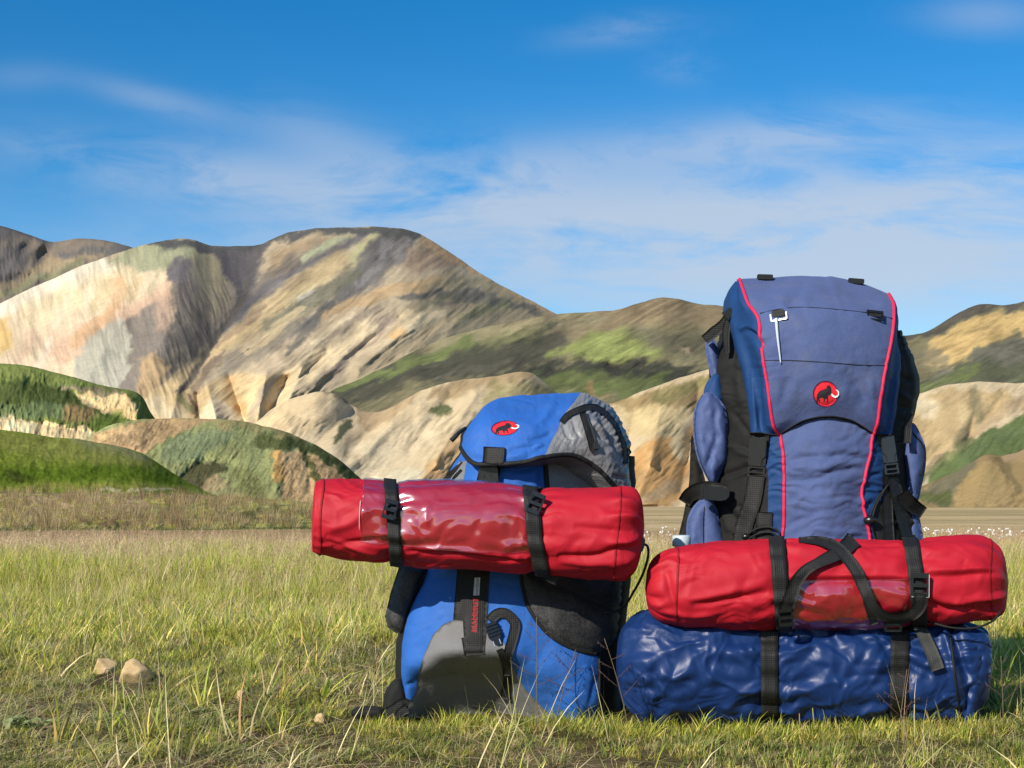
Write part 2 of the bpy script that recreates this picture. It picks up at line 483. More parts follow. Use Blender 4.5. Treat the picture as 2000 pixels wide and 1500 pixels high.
def loft(cols, nrow, per, disp=None, closed=True):
    """columns = longitude curves [(px,py,depth)...]; returns world grid (nrow, ncol, 3) and the index of each control column"""
    C = np.stack([crom(c, nrow) for c in cols], 1)                      # rows x k x 3
    k = len(cols); idx = np.arange(k) * per
    ts = np.linspace(0, k if closed else k - 1, k * per if closed else (k - 1) * per + 1, endpoint=not closed)
    i = np.floor(ts).astype(int); t = (ts - i)[None, :, None]
    def g(o):
        q = i + o
        return C[:, q % k] if closed else C[:, np.clip(q, 0, k - 1)]
    a, b, c, d = g(-1), g(0), g(1), g(2)
    G = 0.5 * (2 * b + (c - a) * t + (2 * a - 5 * b + 4 * c - d) * t**2 + (3 * b - a - 3 * c + d) * t**3)
    W = P(G[..., 0], G[..., 1], G[..., 2])
    n = grid_normals(W, closed)
    c0 = W.reshape(-1, 3).mean(0)
    if np.sum(n * (W - c0)) < 0: n = -n
    if disp is not None: W = W + n * disp(G[..., 0], G[..., 1], n)[..., None]
    return W, idx
def loft_part(name, W, c0, c1, mat, parent, r0=0, r1=None, cap_top=False, cap_bot=False, wrap=False):
    nr = W.shape[0]; r1 = nr - 1 if r1 is None else r1
    if wrap: g = W[r0:r1 + 1]
    else:
        ids = [i % W.shape[1] for i in range(c0, c1 + 1)]; g = W[r0:r1 + 1][:, ids]
    v = g.reshape(-1, 3); f = [list(q) for q in gridfaces(g.shape[0], g.shape[1], wrap)]
    nc = g.shape[1]
    if cap_top:
        v = np.vstack([v, g[0].mean(0)]); k = len(v) - 1
        f += [[k, (j + 1) % nc, j] for j in range(nc if wrap else nc - 1)]
    if cap_bot:
        v = np.vstack([v, g[-1].mean(0)]); k = len(v) - 1; b = (g.shape[0] - 1) * nc
        f += [[k, b + j, b + (j + 1) % nc] for j in range(nc if wrap else nc - 1)]
    o = mk(name, v, f, mat, parent)
    bm = bmesh.new(); bm.from_mesh(o.data); bmesh.ops.recalc_face_normals(bm, faces=bm.faces)
    if not wrap:                                            # open piece: make it face away from the body's middle
        cen = Vector(W.reshape(-1, 3).mean(0) - origin(parent))
        s = sum((q.calc_center_median() - cen).dot(q.normal) * q.calc_area() for q in bm.faces)
        if s < 0: bmesh.ops.reverse_faces(bm, faces=bm.faces)
    bm.to_mesh(o.data); bm.free()
    o.data.polygons.foreach_set('use_smooth', np.ones(len(o.data.polygons), bool))
    return o
def creases(u, v, layers, seed, m0=-.25, m1=.3):
    """crumpled cloth: soft puffs between long sharp creases in several directions"""
    out = 0
    wu = u + .25 * fbm(u * 1.3, v * 1.3, seed, 2); wv = v + .25 * fbm(u * 1.3, v * 1.3, seed + 5, 2)
    for k, (ang, fs, ft, amp) in enumerate(layers):
        ca, sa = math.cos(ang), math.sin(ang)
        s_, t_ = wu * ca + wv * sa, -wu * sa + wv * ca
        m = sstep(m0, m1, noise(u * .9 + 3.1 * k, v * .9, seed + 10 + k))
        out = out + amp * m * (np.abs(noise(s_ * fs, t_ * ft, seed + 3.3 * k)) * 2 - .55)
    return out
def folds(px, py, lst):
    px, py = np.broadcast_arrays(px, py)
    s = np.zeros(np.shape(px))
    for pts, wd, amp in lst:
        c = crom(pts, max(6, 4 * len(pts))) if len(pts) > 2 else np.asarray(pts, float)
        m = wd * 3
        k = (px > c[:, 0].min() - m) & (px < c[:, 0].max() + m) & (py > c[:, 1].min() - m) & (py < c[:, 1].max() + m)
        if not k.any(): continue
        d, t = polydist(px[k], py[k], c)
        s[k] += amp * np.exp(-(d / wd) ** 2) * np.sqrt(np.clip(np.sin(np.clip(t, 0, 1) * math.pi), 0, 1))
    return s

class Roll:
    """a stuffed sack: rings along a photo-plane axis. ctrl: (px, py, vertical radius px, depth, depth radius m)"""
    def __init__(s, ctrl, disp=None, squash=2.2):
        s.c = np.asarray(ctrl, float); s.disp = disp; s.e = squash
        s.x0, s.x1 = s.c[0, 0], s.c[-1, 0]
    def ring(s, u):
        return np.stack([np.interp(u, s.c[:, 0], s.c[:, k]) for k in range(5)], -1)
    def base(s, u, th, off=0.0):
        u, th = np.broadcast_arrays(np.asarray(u, float), np.asarray(th, float))
        if not hasattr(s, 'tab'):
            s.tu = np.linspace(s.x0, s.x1, 400)
            from_c = crom(s.c, 1600); o = np.argsort(from_c[:, 0]); from_c = from_c[o]
            s.tab = np.stack([np.interp(s.tu, from_c[:, 0], from_c[:, k]) for k in range(5)], 1)
            s.tab[:, 2] = np.maximum(s.tab[:, 2], 0.5); s.tab[:, 4] = np.maximum(s.tab[:, 4], 0.0005)
        q = [np.interp(u, s.tu, s.tab[:, k]) for k in range(5)]
        c, sn = np.cos(th), np.sin(th); p = 2.0 / s.e
        cc = np.sign(c) * np.abs(c) ** p; ss = np.sign(sn) * np.abs(sn) ** p
        k = (q[2] + off * 1e3 * .95) ; kd = q[4] + off
        slope = np.interp(u, s.tu, np.gradient(np.interp(s.tu, [s.x0, s.x1], [s.tab[0, 1], s.tab[-1, 1]]), s.tu))
        return P(u + cc * k * slope, q[1] - cc * k, q[3] - ss * kd)
    def point(s, u, th, off=0.0):
        u, th = np.broadcast_arrays(np.asarray(u, float), np.asarray(th, float))
        dd = s.disp(u, th) if s.disp is not None else 0.0
        return s.base(u, th, off + dd)
    def mesh(s, name, mat, parent, nu=230, nt=170):
        # denser rings at the ends
        u = s.x0 + (s.x1 - s.x0) * (0.5 - 0.5 * np.cos(np.linspace(0.02, math.pi - 0.02, nu))) * 0.5 + (s.x1 - s.x0) * 0.5 * np.linspace(0, 1, nu)
        u[0], u[-1] = s.x0, s.x1
        th = np.arange(nt) * 2 * math.pi / nt
        g = s.point(u[:, None], th[None, :])
        v = np.vstack([g.reshape(-1, 3), g[0].mean(0), g[-1].mean(0)]); k = nu * nt
        f = [list(q)[::-1] for q in gridfaces(nu, nt, True)]
        f += [[k, j, (j + 1) % nt] for j in range(nt)] + [[k + 1, (nu - 1) * nt + (j + 1) % nt, (nu - 1) * nt + j] for j in range(nt)]
        o = mk(name, v, f, mat, parent)
        bm = bmesh.new(); bm.from_mesh(o.data); bmesh.ops.recalc_face_normals(bm, faces=bm.faces); bm.to_mesh(o.data); bm.free()
        return o
    def patch(s, name, u0, u1, t0, t1, off, thick, mat, parent, nu=120, nt=70, disp=None, ufun=None):
        a = np.linspace(0, 1, nu)[:, None]; b = np.linspace(0, 1, nt)[None, :]
        th = t0 + (t1 - t0) * b + 0 * a
        u = u0 + (u1 - u0) * a + 0 * b
        if ufun is not None: u = u + ufun(th)
        d = disp(u, th) if disp is not None else 0.0
        top = s.point(u, th, off + thick + d); bot = s.point(u, th, off + d)
        n = nu * nt; F = [list(q)[::-1] for q in gridfaces(nu, nt)]
        bd = bedges(F)
        v, f = thicken(top.reshape(-1, 3), bot.reshape(-1, 3), F, n, [(q, p) for p, q in bd])
        o = mk(name, v, f, mat, parent)
        bm = bmesh.new(); bm.from_mesh(o.data); bmesh.ops.recalc_face_normals(bm, faces=bm.faces); bm.to_mesh(o.data); bm.free()
        return o
    def band(s, name, ufun, width, mat, parent, off=0.001, thick=0.002, nt=150, t0=0.0, t1=2 * math.pi, smoothfold=True):
        """a strap round the sack; ufun(theta) gives its middle"""
        b = np.linspace(0, 1, nt)
        th = t0 + (t1 - t0) * b
        uc = ufun(th); s5 = np.linspace(-.5, .5, 5)
        u = uc[:, None] + width * s5[None]; tt = np.repeat(th[:, None], 5, 1)
        dd = s.disp(u, tt) if s.disp is not None else 0 * u
        dd = np.repeat(dd.max(1)[:, None], 5, 1) * 0.8 + 0.2 * dd
        top = s.base(u, tt, dd + off + thick); bot = s.base(u, tt, dd + off * .3)
        F = [list(q) for q in gridfaces(nt, 5)]
        v, f = thicken(top.reshape(-1, 3), bot.reshape(-1, 3), F, nt * 5, [(q, p) for p, q in bedges(F)])
        o = mk(name, v, f, mat, parent)
        bm = bmesh.new(); bm.from_mesh(o.data); bmesh.ops.recalc_face_normals(bm, faces=bm.faces); bm.to_mesh(o.data); bm.free()
        return o
# ------------------------------------------------------------------ materials
def material(name):
    m = bpy.data.materials.new(name); m.use_nodes = True
    return m, NT(m.node_tree)
def fabric(name, col, rough=0.75, var=0.18, bump=0.25, spec=0.35, sheen=0.0, grain=900.0, crease=0.35, crease_scale=38.0, dirt=0.0, weave=0.0, coat=0.0):
    m, t = material(name)
    c = t.new('ShaderNodeTexCoord')
    n1 = t.new('ShaderNodeTexNoise', ins={'Vector': c.outputs['Object'], 'Scale': 9.0, 'Detail': 5.0, 'Roughness': 0.6})
    n2 = t.new('ShaderNodeTexNoise', ins={'Vector': c.outputs['Object'], 'Scale': grain, 'Detail': 2.0})
    n3 = t.new('ShaderNodeTexNoise', ins={'Vector': c.outputs['Object'], 'Scale': crease_scale, 'Detail': 4.0, 'Roughness': 0.55, 'Distortion': 1.2})
    k = t.math('ADD', t.math('MULTIPLY', t.math('SUBTRACT', n1.outputs[0], 0.5), var * 2), t.math('MULTIPLY', t.math('SUBTRACT', n2.outputs[0], 0.5), var * 1.6))
    k = t.math('ADD', k, 1.0)
    vc = t.vmath('MULTIPLY', (col[0], col[1], col[2]), (1, 1, 1))
    sc = t.new('ShaderNodeVectorMath', operation='SCALE', ins={0: vc, 'Scale': k})
    colour = sc.outputs[0]
    if dirt:
        n4 = t.new('ShaderNodeTexNoise', ins={'Vector': c.outputs['Object'], 'Scale': 16.0, 'Detail': 8.0, 'Roughness': 0.72})
        colour = t.mix(t.math('MULTIPLY', t.ramp(n4.outputs[0], [(0.5, 0.0), (0.75, 1.0)]), dirt), colour, (0.30, 0.25, 0.18))
    h = t.math('ADD', t.math('MULTIPLY', n2.outputs[0], bump), t.math('MULTIPLY', n3.outputs[0], crease * 6))
    if weave:
        w1 = t.new('ShaderNodeTexWave', wave_type='BANDS', bands_direction='X', ins={'Vector': c.outputs['Object'], 'Scale': weave, 'Distortion': 0.4})
        w2 = t.new('ShaderNodeTexWave', wave_type='BANDS', bands_direction='Z', ins={'Vector': c.outputs['Object'], 'Scale': weave, 'Distortion': 0.4})
        wv = t.math('MULTIPLY', w1.outputs[0], w2.outputs[0])
        h = t.math('ADD', h, t.math('MULTIPLY', wv, 0.8))
        colour = t.mix(t.math('MULTIPLY', wv, 0.2), colour, tuple(min(1, q * 2.2 + .01) for q in col))
    b = t.new('ShaderNodeBump', ins={'Strength': 0.55, 'Distance': 0.0012, 'Height': h})
    p = t.new('ShaderNodeBsdfPrincipled', ins={'Base Color': colour, 'Roughness': rough, 'Specular IOR Level': spec, 'Normal': b.outputs[0], 'Sheen Weight': sheen, 'Coat Weight': coat, 'Coat Roughness': 0.25})
    t.new('ShaderNodeOutputMaterial', ins={'Surface': p.outputs[0]})
    return m
def plain(name, col, rough=0.5, metal=0.0, spec=0.5, coat=0.0):
    m, t = material(name)
    c = t.new('ShaderNodeTexCoord')
    n = t.new('ShaderNodeTexNoise', ins={'Vector': c.outputs['Object'], 'Scale': 120.0, 'Detail': 4.0})
    r = t.math('ADD', rough - 0.08, t.math('MULTIPLY', n.outputs[0], 0.16))
    b = t.new('ShaderNodeBump', ins={'Strength': 0.15, 'Distance': 0.0006, 'Height': n.outputs[0]})
    cc = t.mix(t.math('MULTIPLY', n.outputs[0], 0.5), tuple(q * 0.85 for q in col), tuple(min(1, q * 1.2) for q in col))
    p = t.new('ShaderNodeBsdfPrincipled', ins={'Base Color': cc, 'Roughness': r, 'Metallic': metal, 'Specular IOR Level': spec, 'Normal': b.outputs[0], 'Coat Weight': coat})
    t.new('ShaderNodeOutputMaterial', ins={'Surface': p.outputs[0]})
    return m
def terrain_mat(name, scale, bump, fine=0.35, dist=0.4, gscale=None):
    m, t = material(name)
    a = t.new('ShaderNodeVertexColor', layer_name='Col')
    c = t.new('ShaderNodeTexCoord')
    n1 = t.new('ShaderNodeTexNoise', ins={'Vector': c.outputs['Object'], 'Scale': scale, 'Detail': 6.0, 'Roughness': 0.65})
    n2 = t.new('ShaderNodeTexNoise', ins={'Vector': c.outputs['Object'], 'Scale': scale * 5.3, 'Detail': 4.0, 'Roughness': 0.7})
    k = t.math('ADD', t.math('MULTIPLY', t.math('SUBTRACT', n1.outputs[0], 0.5), fine * 2.2), t.math('MULTIPLY', t.math('SUBTRACT', n2.outputs[0], 0.5), fine * 1.6))
    k = t.math('MAXIMUM', t.math('ADD', k, 1.0), 0.25)
    sc = t.new('ShaderNodeVectorMath', operation='SCALE', ins={0: a.outputs[0], 'Scale': k})
    h = t.math('ADD', n1.outputs[0], t.math('MULTIPLY', n2.outputs[0], 0.4))
    b = t.new('ShaderNodeBump', ins={'Strength': bump, 'Distance': dist, 'Height': h})
    p = t.new('ShaderNodeBsdfPrincipled', ins={'Base Color': sc.outputs[0], 'Roughness': 1.0, 'Specular IOR Level': 0.0, 'Normal': b.outputs[0]})
    t.new('ShaderNodeOutputMaterial', ins={'Surface': p.outputs[0]})
    return m

# ------------------------------------------------------------------ hills
def paint(px, py, base, strokes, warp=12.0, wscale=60.0, stretch=(1.0, 1.0), ang=0.0):
    """colours of the rock and turf, with a shaded slab painted in: patches with ragged edges"""
    ca, sa = math.cos(ang), math.sin(ang)
    s, t = px * ca + py * sa, -px * sa + py * ca
    s, t = s / stretch[0], t / stretch[1]
    wx = px + warp * fbm(s / wscale, t / wscale, 1.5, 5, 0.6); wy = py + warp * fbm(s / wscale, t / wscale, 8.5, 5, 0.6)
    edge = fbm(s / 14, t / 14, 3.3, 3)
    C = np.zeros(px.shape + (3,)) + np.asarray(base)
    for st in strokes:
        kind, pts, wd, c, op = st[:5]
        soft = st[5] if len(st) > 5 else 0.55
        pa = np.asarray(pts, float); m = wd * 2.3
        k = (wx > pa[:, 0].min() - m) & (wx < pa[:, 0].max() + m) & (wy > pa[:, 1].min() - m) & (wy < pa[:, 1].max() + m)
        if not k.any(): continue
        if kind == 'line': d, _ = polydist(wx[k], wy[k], pts); q = d / wd
        else: q = 1 + sdf(wx[k], wy[k], pts) / wd
        q = q + 0.28 * edge[k]
        a = (op * (1 - sstep(1 - soft, 1 + soft, q)))[:, None]
        C[k] = C[k] * (1 - a) + np.asarray(c) * a
    return C
def hill(name, ridge, Db, Dr, mat, base, strokes, nu, nv, relief=(), gully=(), crest=0.12, top_noise=1.5, x0=None, x1=None, paintkw={}, zbase=-1.0, back=1.5, streak=None, bmp=0.0, bscale=10.0, flat_back=False, front_pow=1.0, relk=0.5, wob=6.0, gain=1.0, erode=(), pale=0.0):
    r = np.asarray(ridge, float)
    # beyond the frame every hill runs out to the plain
    if r[0, 1] < 955 and r[0, 0] < -150: r = np.vstack([[(r[0, 0] - 1100, 1000), (r[0, 0] - 800, 975), (r[0, 0] - 400, .45 * r[0, 1] + .55 * 985)], r])
    if r[-1, 1] < 955 and r[-1, 0] > 2100: r = np.vstack([r, [(r[-1, 0] + 400, .45 * r[-1, 1] + .55 * 985), (r[-1, 0] + 800, 975), (r[-1, 0] + 1100, 1000)]])
    x0, x1 = r[0, 0], r[-1, 0]; a_, b_ = max(x0, -200), min(x1, 2200)
    u = np.unique(np.concatenate([np.linspace(x0, a_, 50) if x0 < a_ else [], np.linspace(a_, b_, nu), np.linspace(b_, x1, 50) if x1 > b_ else []])); nu = len(u)
    rc = crom(r, 1200); o = np.argsort(rc[:, 0]); ry = np.interp(u, rc[o, 0], rc[o, 1])
    ry = ry + top_noise * fbm(u / 45, 0.3, 2.2, 4)
    vf = np.linspace(0, 1, nv)
    V, U = np.meshgrid(vf, u, indexing='ij')
    RY = np.broadcast_to(ry, V.shape)
    by = HORIZON + (CAMH - zbase) * FPX / Db
    PY = by + (RY - by) * V
    depth = Db + (Dr - Db) * ((1 - crest) * V ** front_pow + crest * V ** 5)
    rel = np.zeros(V.shape)
    for pts, wd, amp in relief:
        pa = np.asarray(pts, float); m = wd * 3.2
        k = (U > pa[:, 0].min() - m) & (U < pa[:, 0].max() + m) & (PY > pa[:, 1].min() - m) & (PY < pa[:, 1].max() + m)
        d, t = polydist(U[k], PY[k], pts); rel[k] += relk * amp * np.exp(-(d / wd) ** 1.3)
    for (sc, st, ang, amp, seed, mask) in gully:
        ca, sa = math.cos(ang), math.sin(ang)
        s = U * ca + PY * sa; t = -U * sa + PY * ca
        s = s + 8 * fbm(s / 160, t / 160, seed + 4, 2)
        g = ridged(s / sc, t / (sc * st), seed, 4, 0.55) - 0.9
        rel += amp * g * (mask(U, PY) if mask is not None else 1)
    ero = np.zeros(V.shape)
    for (sc, st, ang, amp, seed, mask) in erode:              # thin rills cut down the slope
        ca, sa = math.cos(ang), math.sin(ang)
        s = U * ca + PY * sa; t = -U * sa + PY * ca
        s = s + 5 * fbm(s / 60, t / 60, seed + 4, 2)
        g = np.clip(1 - np.abs(noise(s / sc, t / (sc * st), seed)) * 3.2, 0, 1) + .6 * np.clip(1 - np.abs(noise(s / sc * 2.1, t / (sc * st * .8), seed + 3)) * 3.0, 0, 1)
        mk_ = sstep(-.25, .35, fbm(U / 90, PY / 70, seed + 15, 2))
        g = g * mk_ * (mask(U, PY) if mask is not None else 1)
        ero += g; rel -= amp * g
    fade = np.clip(V / 0.06, 0, 1) * np.clip((1 - V) / 0.05, 0.0, 1)
    depth = depth - rel * fade
    if bmp: depth = depth - bmp * fbm(U / bscale, PY / bscale, 5.5, 4, .6) * fade
    C = paint(U, PY, base, strokes, **paintkw)
    C = C * (1 - .22 * np.clip(ero, 0, 1.3))[..., None]
    if streak is not None:
        for (sc, st, ang, lo, hi, seed, mask) in streak:
            ca, sa = math.cos(ang), math.sin(ang)
            s = U * ca + PY * sa; t = -U * sa + PY * ca
            s = s + wob * fbm(s / 150, t / 150, seed + 9, 2)
            g = fbm(s / sc, t / (sc * st), seed, 5, 0.6)
            k = np.clip(1 + np.where(g > 0, g * hi, g * lo), 0.25, 2.0)
            k = 1 + (k - 1) * sstep(-.35, .5, fbm(U / 110, PY / 80, seed + 21, 2)) * .85
            if mask is not None: k = 1 + (k - 1) * mask(U, PY)
            C = C * k[..., None]
    C = np.clip(gain * np.clip(C, .005, .9) ** np.array([1.17, 1.17, 1.19]) * np.array([.90, .89, .90]) * .97 + pale, .008, .74)
    W = P(U, PY, depth)
    # far side of the hill, out of the camera's sight
    rows, cb = [W], [C]
    top = W[-1]
    for q in (0.06, 0.25, 0.6, 1.0):
        b = top.copy(); sc2 = 1 + (Dr - Db) / Dr * back * q
        b[:, 0] *= sc2; b[:, 1] *= sc2
        b[:, 2] = top[:, 2] * (1 - (0.15 if flat_back else 1.0) * q ** 1.4) - (0.0 if flat_back else 2 * q)
        rows.append(b[None]); cb.append(C[-1:])
    W = np.concatenate(rows, 0); C = np.concatenate(cb, 0)
    f = gridfaces(W.shape[0], W.shape[1])[:, ::-1].copy()
    o = mk(name, W, f, mat, None, col=C)
    return tag(o, kind='structure')

CREAM, TAN, ORANGE, PINK = (.66, .54, .37), (.47, .345, .195), (.53, .315, .135), (.60, .42, .29)
VIOLET, DARK, GREEN, DGREEN = (.15, .135, .135), (.07, .066, .07), (.155, .19, .055), (.055, .075, .025)
OLIVE, PALEG, WHITE, BROWN = (.27, .235, .125), (.40, .41, .27), (.76, .69, .54), (.25, .175, .105)
Lc, Pc = 'line', 'poly'

m_far = terrain_mat('rock_far', 0.20, 0.35, 0.22, 0.9)
m_mid = terrain_mat('rock_mid', 0.40, 0.4, 0.24, .45)
m_turf = terrain_mat('turf_slope', 1.1, 0.7, 0.42, 0.22)
m_bank = terrain_mat('scrub_bank', 2.6, .9, 0.6, 0.08)

hill('hill', [(-500, 470), (-250, 420), (-120, 415), (0, 440), (60, 460), (100, 471), (150, 467), (200, 468), (268, 487), (340, 530), (420, 600)], 1150, 1700, m_far,
     (.20, .165, .13), [
        (Lc, [(-300, 440), (-100, 430), (0, 445), (100, 474)], 14, (.085, .085, .09), .8),
        (Pc, [(-400, 560), (-100, 480), (0, 470), (60, 500), (0, 560), (-200, 620)], 20, (.15, .135, .13), .8),
        (Lc, [(-100, 610), (0, 565), (100, 520), (200, 495)], 12, (.36, .28, .17), .8),
        (Lc, [(-100, 640), (0, 580), (90, 545), (160, 520)], 8, (.24, .24, .13), .8),
        (Lc, [(120, 500), (200, 490), (250, 490)], 8, (.11, .11, .115), .8)],
     300, 90, gully=[(60, 3, 0.9, 12, 2.0, None)], relief=[([(100, 470), (60, 540), (-20, 600)], 50, -60)], streak=[(16, 5, 0.95, .3, .25, 1.0, None)], gain=1.15, pale=.03)

